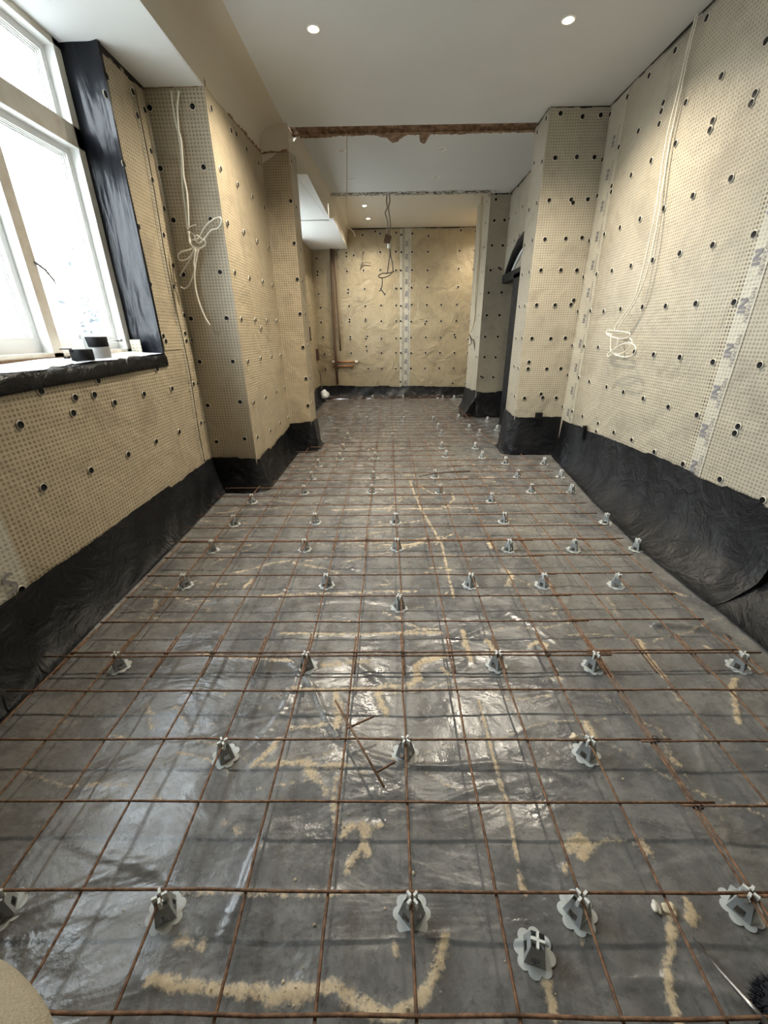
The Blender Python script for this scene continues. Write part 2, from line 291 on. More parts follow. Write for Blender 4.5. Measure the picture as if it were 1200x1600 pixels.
# ---------------------------------------------------------------- floor
DATA='''{"plugs":{"wall_right":[[3.43,2.994,0.0],[3.711,2.984,0.0],[4.0,2.984,0.0],[4.295,2.985,0.0],[3.725,2.726,0.0],[3.729,2.683,0.0],[3.723,2.613,0.0],[4.014,2.677,0.0],[4.298,2.675,0.0],[3.149,2.616,0.0],[3.442,2.617,0.0],[3.451,2.416,0.0],[3.733,2.414,0.0],[4.005,2.406,0.0],[4.302,2.417,0.0],[4.291,2.374,0.0],[3.132,2.413,0.0],[3.139,2.374,0.0],[2.837,2.414,0.0],[2.848,2.379,0.0],[2.849,2.618,0.0],[2.849,2.062,0.0],[3.153,2.06,0.0],[3.431,2.058,0.0],[3.723,2.061,0.0],[4.023,2.067,0.0],[4.279,2.067,0.0],[2.55,1.743,0.0],[2.84,1.745,0.0],[3.146,1.751,0.0],[4.567,2.983,0.0],[4.582,2.68,0.0],[4.563,2.415,0.0],[4.581,2.074,0.0],[3.446,1.755,0.0],[3.72,1.755,0.0],[4.016,1.758,0.0],[4.303,1.766,0.0],[4.58,1.774,0.0],[4.581,1.472,0.0],[4.312,1.465,0.0],[4.035,1.449,0.0],[3.75,1.454,0.0],[3.451,1.453,0.0],[3.16,1.442,0.0],[2.846,1.439,0.0],[2.546,1.427,0.0],[4.585,1.157,0.0],[4.321,1.155,0.0],[4.028,1.154,0.0],[3.415,1.139,0.0],[3.162,1.131,0.0],[2.871,1.127,0.0],[2.57,1.115,0.0],[2.25,1.12,0.0],[4.578,0.866,0.0],[4.316,0.864,0.0],[4.085,0.849,0.0],[3.726,0.841,0.0],[3.436,0.834,0.0],[3.164,0.823,0.0],[2.864,0.809,0.0],[2.573,0.807,0.0],[2.251,0.803,0.0],[2.257,0.764,0.0],[4.578,0.535,0.0],[4.328,0.529,0.0],[4.085,0.521,0.0],[3.753,0.519,0.0],[3.76,0.444,0.0],[3.46,0.501,0.0],[3.187,0.503,0.0],[2.882,0.489,0.0],[2.573,0.492,0.0],[2.255,0.497,0.0],[1.957,0.488,0.0]],"pier_right_front":[[1.492,3.004,0.0],[1.684,2.98,0.0],[1.838,2.988,0.0],[1.493,2.703,0.0],[1.684,2.706,0.0],[1.839,2.703,0.0],[1.487,2.395,0.0],[1.686,2.397,0.0],[1.708,2.373,0.0],[1.839,2.397,0.0],[1.492,2.092,0.0],[1.688,2.095,0.0],[1.839,2.1,0.0],[1.49,1.838,0.0],[1.683,1.838,0.0],[1.838,1.834,0.0],[1.49,1.536,0.0],[1.674,1.534,0.0],[1.853,1.574,0.0],[1.832,1.536,0.0],[1.484,1.228,0.0],[1.678,1.224,0.0],[1.827,1.228,0.0],[1.484,0.999,0.0],[1.483,0.932,0.0],[1.68,0.928,0.0],[1.829,0.929,0.0],[1.483,0.629,0.0],[1.657,0.672,0.0],[1.68,0.634,0.0],[1.827,0.628,0.0]],"pier_right_side":[[4.649,2.993,0.0],[4.875,2.98,0.0],[4.629,2.688,0.0],[4.868,2.751,0.0],[4.648,2.387,0.0],[4.878,2.388,0.0],[4.642,2.093,0.0],[4.893,2.096,0.0],[4.634,1.83,0.0],[4.868,1.834,0.0],[4.654,1.532,0.0],[4.847,1.536,0.0],[4.627,1.231,0.0],[4.843,1.227,0.0],[4.633,0.935,0.0],[4.805,0.944,0.0],[4.654,0.639,0.0],[4.766,0.656,1.0]],"wall_right2":[[6.55,3.024,0.0],[6.878,3.022,0.0],[6.271,2.736,0.0],[6.557,2.732,0.0],[6.868,2.739,0.0],[6.28,2.43,0.0],[6.502,2.415,0.0],[6.861,2.419,0.0]],"pier_far_front":[[1.506,3.044,0.0],[1.658,3.048,0.0],[1.51,2.978,0.0],[1.51,2.736,0.0],[1.654,2.738,0.0],[1.505,2.437,0.0],[1.661,2.435,0.0],[1.514,2.127,0.0],[1.638,2.154,0.0],[1.661,2.139,0.0],[1.513,1.834,0.0],[1.707,1.836,0.0],[1.882,1.877,0.0],[1.907,1.837,0.0],[1.512,1.53,0.0],[1.704,1.528,0.0],[1.899,1.528,0.0],[1.513,1.228,0.0],[1.711,1.227,0.0],[1.895,1.224,0.0],[1.529,0.93,0.0],[1.704,0.925,0.0],[1.9,0.926,0.0],[1.525,0.623,0.0],[1.501,0.637,0.0],[1.694,0.625,0.0],[1.894,0.711,0.0],[1.891,0.629,0.0]],"pier_far_side":[[7.031,3.043,0.0],[7.121,2.999,0.0],[7.128,2.742,0.0],[7.152,2.445,0.0],[7.032,2.433,1.0],[7.127,2.128,0.0],[7.027,2.133,1.0],[7.134,1.837,0.0],[7.102,1.533,0.0],[7.096,1.228,0.0],[7.114,0.928,0.0],[6.979,0.935,1.0]],"wall_far":[[-0.227,3.06,0.0],[-0.136,3.026,0.0],[0.169,3.036,0.0],[0.265,3.002,0.0],[0.474,3.017,0.0],[0.779,2.975,0.0],[-0.138,2.726,0.0],[0.159,2.731,0.0],[0.267,2.721,0.0],[0.472,2.722,0.0],[0.777,2.721,0.0],[-0.138,2.432,0.0],[0.161,2.423,0.0],[0.258,2.416,0.0],[0.477,2.421,0.0],[0.778,2.412,0.0],[0.165,2.107,0.0],[0.26,2.108,0.0],[0.473,2.12,0.0],[0.781,2.122,0.0],[-0.137,1.814,0.0],[0.168,1.808,0.0],[0.261,1.798,0.0],[0.478,1.818,0.0],[0.782,1.811,0.0],[1.072,1.811,0.0],[-0.134,1.526,0.0],[0.168,1.523,0.0],[0.258,1.522,0.0],[0.476,1.509,0.0],[0.782,1.512,0.0],[0.757,1.464,0.0],[1.081,1.512,0.0],[-0.139,1.197,0.0],[0.166,1.2,0.0],[0.26,1.199,0.0],[0.476,1.209,0.0],[0.778,1.212,0.0],[1.084,1.204,0.0],[-0.14,0.92,0.0],[0.164,0.921,0.0],[0.268,0.917,0.0],[0.481,0.911,0.0],[0.784,0.914,0.0],[1.085,0.91,0.0],[-0.426,0.614,0.0],[-0.138,0.611,0.0],[0.161,0.605,0.0],[0.267,0.617,0.0],[0.479,0.608,0.0],[0.782,0.607,0.0],[1.083,0.606,0.0],[0.262,0.335,0.0],[-0.443,0.967,0.0],[-0.454,1.051,0.0],[-0.455,1.201,0.0],[-0.426,1.246,0.0],[-0.455,1.566,0.0],[-0.452,1.802,0.0],[-1.373,2.029,0.0],[-0.783,2.102,0.0],[-0.786,2.043,0.0],[-0.458,2.106,0.0],[-0.137,2.106,0.0],[-1.35,1.787,0.0],[-1.108,2.031,0.0],[-1.107,1.797,0.0],[-0.777,1.805,0.0],[-1.363,1.519,0.0],[-1.103,1.557,0.0],[-0.782,1.565,0.0],[-0.784,1.522,0.0],[-0.456,1.534,0.0],[-1.345,1.24,0.0],[-1.106,1.237,0.0],[-0.779,1.238,0.0],[-0.781,1.191,0.0],[-1.333,0.916,0.0],[-1.106,0.831,0.0],[-0.777,0.926,0.0],[-1.338,0.612,0.0],[-1.068,0.62,0.0],[-0.774,0.621,0.0],[-0.468,3.007,0.0],[-0.788,2.722,0.0],[-0.791,2.663,0.0],[-0.65,2.676,0.0],[-0.467,2.722,0.0],[-0.79,2.415,0.0],[-0.47,2.426,0.0],[-1.372,2.822,0.0],[-1.226,2.823,0.0],[-0.946,2.779,0.0],[-1.37,2.635,0.0],[-1.368,2.414,0.0],[-1.372,2.357,0.0],[1.387,3.055,0.0],[1.669,3.037,0.0],[1.383,2.729,0.0],[1.67,2.73,0.0],[1.384,2.429,0.0],[1.671,2.424,0.0],[1.392,2.121,0.0],[1.675,2.121,0.0],[1.391,1.811,0.0],[1.674,1.815,0.0],[1.392,1.513,0.0],[1.672,1.511,0.0],[1.367,1.256,0.0],[1.388,1.209,0.0],[1.661,1.165,0.0],[1.388,0.907,0.0],[1.669,0.904,0.0],[1.382,0.604,0.0],[1.663,0.601,0.0],[1.384,0.295,0.0],[1.664,0.292,0.0]],"wall_left":[[3.024,2.614,0.0],[3.285,2.655,0.0],[2.974,2.518,0.0],[3.284,2.544,0.0],[3.007,2.223,0.0],[3.037,1.919,0.0],[3.396,2.614,0.0],[3.372,2.399,0.0],[3.319,2.233,0.0],[3.416,2.1,0.0],[3.351,1.935,0.0],[3.036,1.605,0.0],[3.416,1.761,0.0],[3.361,1.62,0.0],[3.426,1.435,0.0],[3.373,1.308,0.0],[3.367,1.256,0.0],[3.464,1.257,0.0],[3.044,1.292,0.0],[3.061,1.259,0.0],[1.874,1.072,0.0],[2.069,1.017,0.0],[2.272,1.077,0.0],[2.211,1.012,0.0],[2.355,0.949,0.0],[2.023,0.95,0.0],[2.869,1.092,0.0],[2.659,0.957,0.0],[3.011,0.948,0.0],[3.353,0.943,0.0],[3.422,0.939,1.0],[1.709,0.956,0.0],[2.011,0.659,0.0],[2.345,0.651,0.0],[2.676,0.648,0.0],[3.012,0.638,0.0],[3.38,0.63,0.0],[3.435,0.626,1.0],[1.705,0.677,0.0],[1.433,0.318,0.0]],"pier_left_front":[[-1.534,2.649,0.0],[-1.255,2.652,0.0],[-1.537,2.336,0.0],[-1.242,2.339,0.0],[-1.512,2.043,0.0],[-1.247,2.044,0.0],[-1.512,1.708,0.0],[-1.237,1.721,0.0],[-1.514,1.413,0.0],[-1.24,1.413,0.0],[-1.507,1.101,0.0],[-1.241,1.1,0.0],[-1.506,0.759,0.0],[-1.231,0.785,0.0],[-1.487,0.451,0.0],[-1.239,0.475,0.0]],"pier_left_side":[[3.527,2.666,0.0],[3.906,2.686,0.0],[4.026,2.707,0.0],[4.271,2.696,0.0],[4.613,2.708,0.0],[3.555,2.356,0.0],[3.915,2.364,0.0],[4.291,2.382,0.0],[4.654,2.389,0.0],[3.546,2.038,0.0],[3.925,2.056,0.0],[4.289,2.056,0.0],[4.667,2.072,0.0],[3.555,1.729,0.0],[3.913,1.729,0.0],[4.324,1.748,0.0],[4.669,1.748,0.0],[3.559,1.408,0.0],[3.94,1.415,0.0],[4.31,1.418,0.0],[4.089,1.349,0.0],[4.693,1.426,0.0],[3.58,1.093,0.0],[3.956,1.097,0.0],[4.327,1.096,0.0],[4.7,1.089,0.0],[3.586,0.759,0.0],[3.957,0.752,0.0],[4.347,0.752,0.0],[4.729,0.748,0.0],[3.555,0.466,0.0],[3.971,0.432,0.0],[4.359,0.431,0.0],[4.749,0.413,0.0]],"pier_left2_side":[[4.832,2.786,0.0],[4.907,2.45,0.0],[4.917,2.096,0.0],[4.914,1.811,0.0],[4.921,1.498,0.0],[4.929,1.18,0.0],[4.923,0.842,0.0],[4.931,0.559,0.0]],"pier_left2_front":[[-0.927,2.47,0.0],[-0.928,2.126,0.0],[-0.927,1.813,0.0],[-0.928,1.493,0.0],[-0.927,1.165,0.0],[-0.923,0.839,0.0],[-0.925,0.543,0.0],[-1.193,0.741,0.0]],"wall_left3":[[8.565,2.846,0.0],[8.838,2.886,1.0],[9.141,2.999,1.0],[8.44,2.641,0.0],[8.795,2.654,1.0],[9.07,2.523,0.0],[8.396,2.356,0.0],[8.768,2.368,1.0],[9.137,2.392,1.0],[9.033,2.223,0.0],[8.377,2.022,0.0],[8.786,2.041,1.0],[9.173,2.048,1.0],[9.09,1.923,0.0],[8.437,1.785,0.0],[8.824,1.798,1.0],[9.197,1.788,1.0],[9.052,1.677,0.0],[8.359,1.506,0.0],[8.759,1.512,1.0],[9.138,1.529,1.0],[8.448,1.213,0.0],[8.83,1.215,1.0],[9.115,1.059,0.0],[8.368,0.924,0.0],[8.37,0.548,0.0],[8.817,0.528,1.0],[9.208,0.443,1.0]]},"spacers":[[-0.945,0.521],[-0.537,0.519],[0.044,0.518],[0.447,0.523],[0.843,0.533],[-0.549,0.921],[0.045,0.926],[0.645,0.927],[-1.142,1.321],[-0.352,1.319],[0.435,1.324],[0.831,1.315],[1.446,1.314],[0.045,1.726],[-1.153,1.936],[-0.353,1.929],[0.447,1.923],[0.84,1.919],[1.245,1.916],[-1.147,2.333],[-0.552,2.344],[0.044,2.345],[0.768,2.328],[1.183,2.323],[1.584,2.326],[-1.149,2.74],[-0.549,2.764],[0.051,2.755],[0.854,2.753],[1.585,2.73],[0.858,3.149],[-1.154,3.174],[-0.74,3.379],[-0.146,3.383],[0.456,3.37],[1.272,3.368],[1.585,3.345],[-0.738,3.768],[-0.137,3.773],[0.463,3.797],[1.273,3.776],[1.592,3.749],[-0.738,4.195],[-0.537,4.462],[-0.127,4.475],[0.686,4.503],[1.093,4.463],[1.294,4.231],[1.608,4.198],[0.685,4.907],[1.084,4.862],[-0.54,4.858],[-0.498,5.466],[0.089,5.443],[0.721,5.57],[1.254,5.587],[1.558,5.864],[1.166,5.925],[0.734,6.034],[-0.336,6.64],[0.291,6.608],[0.714,6.576],[-0.955,6.66],[1.141,6.717],[1.555,6.481],[1.763,6.268],[-0.335,7.337],[-0.559,7.724],[-0.345,9.079],[0.315,9.031],[1.165,9.007],[1.395,8.952]],"sand":[[[[0.198,3.719],[0.245,3.081],[0.348,2.415],[0.345,2.167],[0.34,1.956],[0.342,1.804]],0.0097,0.8],[[[0.341,1.55],[0.346,1.442],[0.347,1.356]],0.0129,1],[[[0.347,1.484],[0.339,1.45]],0.0145,1],[[[0.337,1.145],[0.338,1.048],[0.339,0.926],[0.344,0.783],[0.34,0.697],[0.331,0.593],[0.334,0.56]],0.0063,1],[[[0.331,0.593],[0.331,0.573],[0.334,0.56]],0.0081,1],[[[-0.529,0.404],[-0.448,0.397],[-0.377,0.392],[-0.265,0.387],[-0.197,0.394],[-0.115,0.394],[-0.051,0.37],[-0.002,0.353],[0.036,0.37],[0.075,0.389]],0.0123,1],[[[-0.264,0.383],[-0.196,0.386]],0.0192,0.9],[[[-0.099,0.38],[-0.018,0.359]],0.0161,0.9],[[[0.075,0.389],[0.098,0.424],[0.122,0.471]],0.0128,1],[[[-0.496,0.468],[-0.444,0.46]],0.0134,0.8],[[[0.003,0.465],[0.006,0.444]],0.0102,0.7],[[[-0.53,0.557],[-0.342,0.555],[-0.18,0.553],[-0.124,0.556]],0.0065,0.75],[[[-0.141,0.683],[-0.116,0.712],[-0.072,0.702],[-0.079,0.661],[-0.106,0.627],[-0.119,0.608]],0.0106,1],[[[-0.141,0.717],[-0.021,0.712]],0.0092,0.7],[[[-0.076,0.712],[-0.069,0.649]],0.0143,0.9],[[[-0.452,0.89],[-0.296,0.898],[-0.231,0.885],[-0.148,0.89]],0.0105,0.85],[[[-0.278,0.892],[-0.246,0.85]],0.0186,0.9],[[[-0.175,0.85],[-0.174,0.764],[-0.16,0.712]],0.0116,0.7],[[[-0.223,0.83],[-0.194,0.801]],0.0139,0.7],[[[-0.407,1.202],[-0.228,1.198],[-0.025,1.211],[0.077,1.22]],0.0102,0.85],[[[0.077,1.22],[0.115,1.25],[0.108,1.309],[0.138,1.349],[0.224,1.379]],0.0187,1],[[[-0.051,1.192],[-0.039,1.137],[-0.017,1.088]],0.0147,1],[[[-0.213,1.177],[-0.192,1.102],[-0.19,1.042]],0.0192,0.9],[[[-0.357,1.032],[-0.197,1.045]],0.0092,0.85],[[[-0.451,0.887],[-0.416,0.936],[-0.391,0.984]],0.013,0.85],[[[-0.849,1.398],[-0.639,1.366],[-0.426,1.35]],0.0098,0.8],[[[-0.285,1.328],[-0.109,1.35]],0.0164,0.75],[[[-0.688,1.835],[-0.379,1.856],[-0.031,1.866],[0.143,1.87]],0.0105,0.85],[[[-0.511,1.531],[-0.148,1.525],[0.241,1.528]],0.0084,0.85],[[[-0.028,1.529],[0.236,1.537]],0.009,0.8],[[[1.131,1.48],[1.11,1.361],[1.109,1.261]],0.0123,0.95],[[[1.095,1.206],[1.098,1.145]],0.0074,0.7],[[[1.389,1.247],[1.341,1.205],[1.304,1.144],[1.245,1.053]],0.0121,0.95],[[[0.701,1.034],[0.704,1.001]],0.0179,0.9],[[[0.805,1.175],[0.862,1.096],[0.905,1.047]],0.0061,0.6],[[[0.914,1.042],[0.946,1.022],[0.942,0.96]],0.0067,0.7],[[[0.928,0.949],[0.92,0.915],[0.928,0.883]],0.0167,0.6],[[[0.928,0.883],[0.943,0.794],[0.947,0.699]],0.0048,0.5],[[[0.485,0.658],[0.521,0.682],[0.539,0.663],[0.51,0.643]],0.0174,1],[[[0.551,0.669],[0.599,0.679],[0.641,0.676]],0.0053,0.7],[[[0.682,0.67],[0.692,0.651]],0.0156,0.8],[[[0.724,0.537],[0.724,0.521],[0.707,0.505]],0.0137,1],[[[0.674,0.525],[0.644,0.473],[0.604,0.427],[0.586,0.384],[0.579,0.349]],0.0112,1],[[[0.33,0.411],[0.332,0.387],[0.334,0.356]],0.0135,0.95],[[[0.444,0.489],[0.437,0.467]],0.0059,0.8],[[[0.462,0.622],[0.445,0.601]],0.0083,0.8],[[[0.137,2.464],[0.361,2.528],[0.397,2.461]],0.0109,0.7],[[[-0.452,3.001],[-0.042,3.02],[0.42,3.012]],0.0154,0.75],[[[-0.521,2.783],[-0.234,2.813],[0.055,2.697]],0.0096,0.5],[[[-0.272,2.188],[0.048,2.331],[0.353,2.461]],0.01,0.7],[[[0.048,2.366],[0.222,2.435]],0.017,0.8],[[[0.688,2.09],[0.706,2.02],[0.654,1.922]],0.0183,0.8],[[[0.215,1.308],[0.239,1.284]],0.0133,0.9],[[[0.441,1.483],[0.454,1.441],[0.455,1.394]],0.0143,1],[[[0.626,1.441],[0.669,1.47],[0.705,1.449]],0.0115,0.9],[[[0.705,1.449],[0.683,1.408]],0.0085,0.8],[[[0.666,2.411],[0.669,2.367]],0.0253,0.9],[[[0.189,3.54],[0.68,3.671]],0.0119,0.5],[[[0.552,3.368],[0.552,3.216],[0.479,3.077]],0.0162,0.6],[[[-1.104,2.181],[-0.886,2.386]],0.0091,0.6],[[[-0.814,1.902],[-0.79,1.999]],0.0146,0.8],[[[-1.225,1.732],[-1.243,1.798]],0.017,0.6],[[[0.789,1.73],[0.846,1.708],[0.79,1.642]],0.0128,0.6],[[[1.148,1.799],[1.13,1.665]],0.013,0.6],[[[1.395,1.438],[1.42,1.414]],0.0112,0.6],[[[0.06,0.882],[0.039,0.871]],0.0062,0.3],[[[0.187,1.074],[0.209,1.061]],0.007,0.3],[[[-0.743,0.902],[-0.7,0.948]],0.0043,0.4],[[[-0.927,1.132],[-0.858,1.022]],0.0072,0.6],[[[-0.814,1.117],[-0.722,1.022]],0.0071,0.7],[[[-0.493,0.719],[-0.429,0.695]],0.0111,0.5]],"cables":{"right_a":[[1.885,3.502,3.054],[1.885,3.52,2.877],[1.885,3.524,2.712],[1.885,3.544,2.528],[1.885,3.533,2.337],[1.885,3.495,2.094],[1.885,3.491,1.885],[1.885,3.495,1.707],[1.885,3.527,1.521],[1.885,3.636,1.406],[1.885,3.725,1.333],[1.885,3.735,1.285]],"right_b":[[1.89,3.49,3.047],[1.89,3.5,2.867],[1.89,3.502,2.672],[1.89,3.504,2.43],[1.89,3.475,2.197],[1.89,3.444,1.972],[1.89,3.439,1.779],[1.89,3.459,1.62],[1.89,3.518,1.498],[1.89,3.597,1.404],[1.89,3.667,1.341],[1.89,3.7,1.275]],"right_loop1":[[1.875,3.737,1.26],[1.875,3.841,1.275],[1.875,3.827,1.295],[1.875,3.697,1.289],[1.875,3.535,1.279],[1.875,3.475,1.27],[1.875,3.482,1.243],[1.875,3.592,1.232],[1.875,3.752,1.246],[1.875,3.837,1.265]],"right_loop2":[[1.87,3.746,1.255],[1.87,3.728,1.186],[1.87,3.696,1.137],[1.87,3.602,1.112],[1.87,3.5,1.13],[1.87,3.423,1.17],[1.87,3.405,1.212],[1.87,3.452,1.238]],"right_loop3":[[1.865,3.614,1.237],[1.865,3.61,1.179],[1.865,3.657,1.119],[1.865,3.71,1.092],[1.865,3.729,1.111],[1.865,3.622,1.16],[1.865,3.509,1.196],[1.865,3.39,1.199],[1.865,3.323,1.164],[1.865,3.34,1.123],[1.865,3.44,1.1],[1.865,3.6,1.107]],"right_loop4":[[1.88,3.547,1.195],[1.88,3.506,1.144],[1.88,3.482,1.088]],"left_a":[[-1.362,3.43,2.716],[-1.369,3.43,2.645],[-1.369,3.43,2.55],[-1.354,3.43,2.485],[-1.362,3.43,2.386],[-1.375,3.43,2.283],[-1.371,3.43,2.195],[-1.384,3.43,2.086],[-1.399,3.43,1.994]],"left_b":[[-1.313,3.43,2.715],[-1.34,3.43,2.645],[-1.353,3.43,2.566],[-1.362,3.43,2.485],[-1.37,3.43,2.386],[-1.384,3.43,2.3],[-1.397,3.43,2.195],[-1.402,3.43,2.087],[-1.409,3.43,1.986],[-1.404,3.43,1.898]],"left_loop1":[[-1.379,3.4,1.912],[-1.332,3.4,1.923],[-1.274,3.4,1.986],[-1.223,3.4,2.022],[-1.175,3.4,2.04],[-1.153,3.4,2.036],[-1.159,3.4,2.003],[-1.186,3.4,1.977],[-1.233,3.4,1.967],[-1.286,3.4,1.922],[-1.329,3.4,1.892]],"left_loop2":[[-1.383,3.39,1.959],[-1.396,3.39,1.899],[-1.37,3.39,1.868],[-1.331,3.39,1.859],[-1.29,3.39,1.878],[-1.282,3.39,1.901],[-1.306,3.39,1.917],[-1.334,3.39,1.936],[-1.355,3.39,1.921],[-1.334,3.39,1.89]],"left_loop3":[[-1.373,3.41,1.871],[-1.423,3.41,1.852],[-1.476,3.41,1.841],[-1.504,3.41,1.818],[-1.492,3.41,1.79],[-1.444,3.41,1.797],[-1.4,3.41,1.828],[-1.375,3.41,1.863]],"left_loop4":[[-1.374,3.42,1.865],[-1.407,3.42,1.818],[-1.466,3.42,1.755],[-1.521,3.42,1.695]],"left_loop5":[[-1.367,3.41,1.855],[-1.397,3.41,1.777],[-1.4,3.41,1.737],[-1.431,3.41,1.677],[-1.463,3.41,1.632],[-1.501,3.41,1.611],[-1.527,3.41,1.624]],"left_tail":[[-1.353,3.42,1.857],[-1.387,3.42,1.778],[-1.412,3.42,1.698],[-1.421,3.42,1.607],[-1.411,3.42,1.51],[-1.388,3.42,1.423],[-1.36,3.42,1.365]],"left_cores1":[[-1.36,3.42,1.365],[-1.337,3.42,1.329],[-1.287,3.42,1.306]],"left_cores2":[[-1.36,3.42,1.365],[-1.33,3.42,1.311],[-1.299,3.42,1.293]],"left_core3":[[-1.354,3.4,1.923],[-1.383,3.4,1.961],[-1.407,3.4,1.976]],"left_core4":[[-1.397,3.4,1.98],[-1.363,3.4,1.995],[-1.33,3.4,2.002]],"mid_cord":[[-0.378,5.0,3.042],[-0.388,5.0,2.84],[-0.397,5.0,2.639],[-0.414,5.0,2.429],[-0.419,5.0,2.311]],"far_loop_cord":[[-0.723,8.9,3.106],[-0.803,8.9,3.137],[-0.874,8.9,3.118],[-0.876,8.9,3.089],[-0.794,8.9,3.097],[-0.702,8.9,3.067],[-0.622,8.9,3.007],[-0.59,8.9,2.928]],"pend_a":[[0.002,6.9,3.051],[-0.007,6.9,2.965],[0.001,6.9,2.892],[-0.026,6.9,2.833],[-0.0,6.9,2.743],[0.007,6.9,2.569]],"pend_b":[[0.029,6.9,3.051],[0.037,6.9,2.964],[0.019,6.9,2.891],[0.036,6.9,2.78],[0.044,6.9,2.668],[0.026,6.9,2.569]],"pend_c":[[0.034,6.9,2.453],[0.033,6.9,2.335],[0.014,6.9,2.223],[-0.005,6.9,2.102]],"pend_d":[[0.034,6.9,2.453],[0.043,6.9,2.335],[0.07,6.9,2.223],[0.079,6.9,2.126]],"pend_e":[[0.098,6.9,2.125],[-0.005,6.9,2.102],[-0.081,6.9,2.103],[-0.138,6.9,2.063],[-0.081,6.9,2.046],[0.013,6.9,2.069],[0.079,6.9,2.117]],"pend_f":[[-0.081,6.9,2.046],[-0.082,6.9,1.971],[-0.102,6.9,1.896],[-0.131,6.9,1.871]],"pend_g":[[-0.102,6.9,1.896],[-0.065,6.9,1.854],[-0.046,6.9,1.82],[-0.036,6.9,1.845]],"farright_a":[[1.358,7.3,3.157],[1.38,7.3,3.004],[1.38,7.3,2.77],[1.391,7.3,2.527],[1.389,7.3,2.192],[1.386,7.3,1.842],[1.397,7.3,1.569],[1.381,7.3,1.382],[1.346,7.3,1.287]],"farright_b":[[1.386,7.3,3.157],[1.402,7.3,2.966],[1.406,7.3,2.689],[1.414,7.3,2.361],[1.412,7.3,2.019],[1.407,7.3,1.706],[1.405,7.3,1.476],[1.372,7.3,1.363]],"farright_c":[[1.327,7.3,1.268],[1.374,7.3,1.19],[1.407,7.3,1.171],[1.438,7.3,1.043],[1.454,7.3,0.974]],"farright_d":[[1.327,7.3,1.268],[1.365,7.3,1.171],[1.379,7.3,1.132],[1.329,7.3,1.094]]}}'''
D=json.loads(DATA)
xs=np.concatenate([np.arange(-1.75,1.95,.009),np.arange(1.95,2.75,.05)])
ys=np.concatenate([np.arange(-1.4,.1,.05),np.arange(.1,1.6,.009),np.arange(1.6,3.4,.016),np.arange(3.4,9.35,.035)])
XX,YY=np.meshgrid(xs,ys,indexing='ij')
sand=np.zeros_like(XX)
for pts,wd,st in D['sand']:
    wd=max(wd,.006)
    q=np.array(pts); lo=q.min(0)-wd*1.8; hi=q.max(0)+wd*1.8  # feathered rim
    ix=np.where((xs>=lo[0])&(xs<=hi[0]))[0]; iy=np.where((ys>=lo[1])&(ys<=hi[1]))[0]
    if len(ix)==0 or len(iy)==0: continue
    s_=np.s_[ix[0]:ix[-1]+1,iy[0]:iy[-1]+1]; X_,Y_=XX[s_],YY[s_]; dm=np.full(X_.shape,9.0)
    for a,b_ in zip(q[:-1],q[1:]):
        ab=b_-a; t=np.clip(((X_-a[0])*ab[0]+(Y_-a[1])*ab[1])/(ab@ab+1e-9),0,1)
        dm=np.minimum(dm,np.hypot(X_-a[0]-t*ab[0],Y_-a[1]-t*ab[1]))
    sand[s_]=np.maximum(sand[s_],st*np.clip(1.2-dm/wd*.75,0,1))
rq=np.random.default_rng(77)
for k in range(170):   # faint dusty lines left along old creases
    cx,cy=rq.uniform(-1.3,1.6),.75+5.6*rq.random()**1.3; a=rq.normal(0,.25) if rq.random()<.75 else rq.uniform(-1.5,1.5); L=rq.uniform(.05,.30); wd=rq.uniform(.003,.008); st=rq.uniform(.35,.8)*min(1,.55+.3*cy)
    iy=np.where(np.abs(ys-cy)<L)[0]; ix=np.where(np.abs(xs-cx)<L)[0]
    if len(ix)<2 or len(iy)<2: continue
    s_=np.s_[ix[0]:ix[-1]+1,iy[0]:iy[-1]+1]; X_,Y_=XX[s_]-cx,YY[s_]-cy; wd=wd*(1+.25*cy)
    u=X_*math.cos(a)+Y_*math.sin(a); v=-X_*math.sin(a)+Y_*math.cos(a)+.012*np.sin(u*17+k)
    sand[s_]=np.maximum(sand[s_],st*np.clip(1.2-np.abs(v)/wd*.75,0,1)*(np.abs(u)<L*.95))
Zf=.0022*vn(XX*7,YY*11,5)+.0012*vn(XX*19,YY*23,6)
r=np.random.default_rng(12)
for k in range(150):      # creases in the sheet
    cx,cy=r.uniform(-1.5,1.8),r.uniform(.2,7.5); a=r.normal(0,.35) if r.random()<.7 else r.uniform(0,3.14); L=r.uniform(.12,.6); hgt=r.uniform(.002,.008); wd=r.uniform(.006,.016)
    iy=np.where(np.abs(ys-cy)<L)[0]; ix=np.where(np.abs(xs-cx)<L)[0]
    if len(ix)<2 or len(iy)<2: continue
    s_=np.s_[ix[0]:ix[-1]+1,iy[0]:iy[-1]+1]; X_,Y_=XX[s_]-cx,YY[s_]-cy
    u=X_*math.cos(a)+Y_*math.sin(a); v=-X_*math.sin(a)+Y_*math.cos(a)+.03*np.sin(u*9+k)
    Zf[s_]+=hgt*np.exp(-(v/wd)**2)*np.clip(1-(u/L)**2,0,1)
for pts,hgt,wd in [([(1.262,1.58),(1.35,1.57),(1.47,1.54),(1.535,1.50)],.022,.014),([(-1.46,1.12),(-1.43,1.6),(-1.42,2.4),(-1.44,3.1)],.010,.012)]:
    q=np.array(pts); dm=np.full(XX.shape,9.0)
    for a,b_ in zip(q[:-1],q[1:]):
        ab=b_-a; t=np.clip(((XX-a[0])*ab[0]+(YY-a[1])*ab[1])/(ab@ab),0,1); dm=np.minimum(dm,np.hypot(XX-a[0]-t*ab[0],YY-a[1]-t*ab[1]))
    Zf+=hgt*np.exp(-(dm/wd)**2)
Zf=np.clip(Zf,-.006,.024)+.003*np.clip(sand,0,1)*(1+.5*np.sin(XX*300)*np.sin(YY*280))
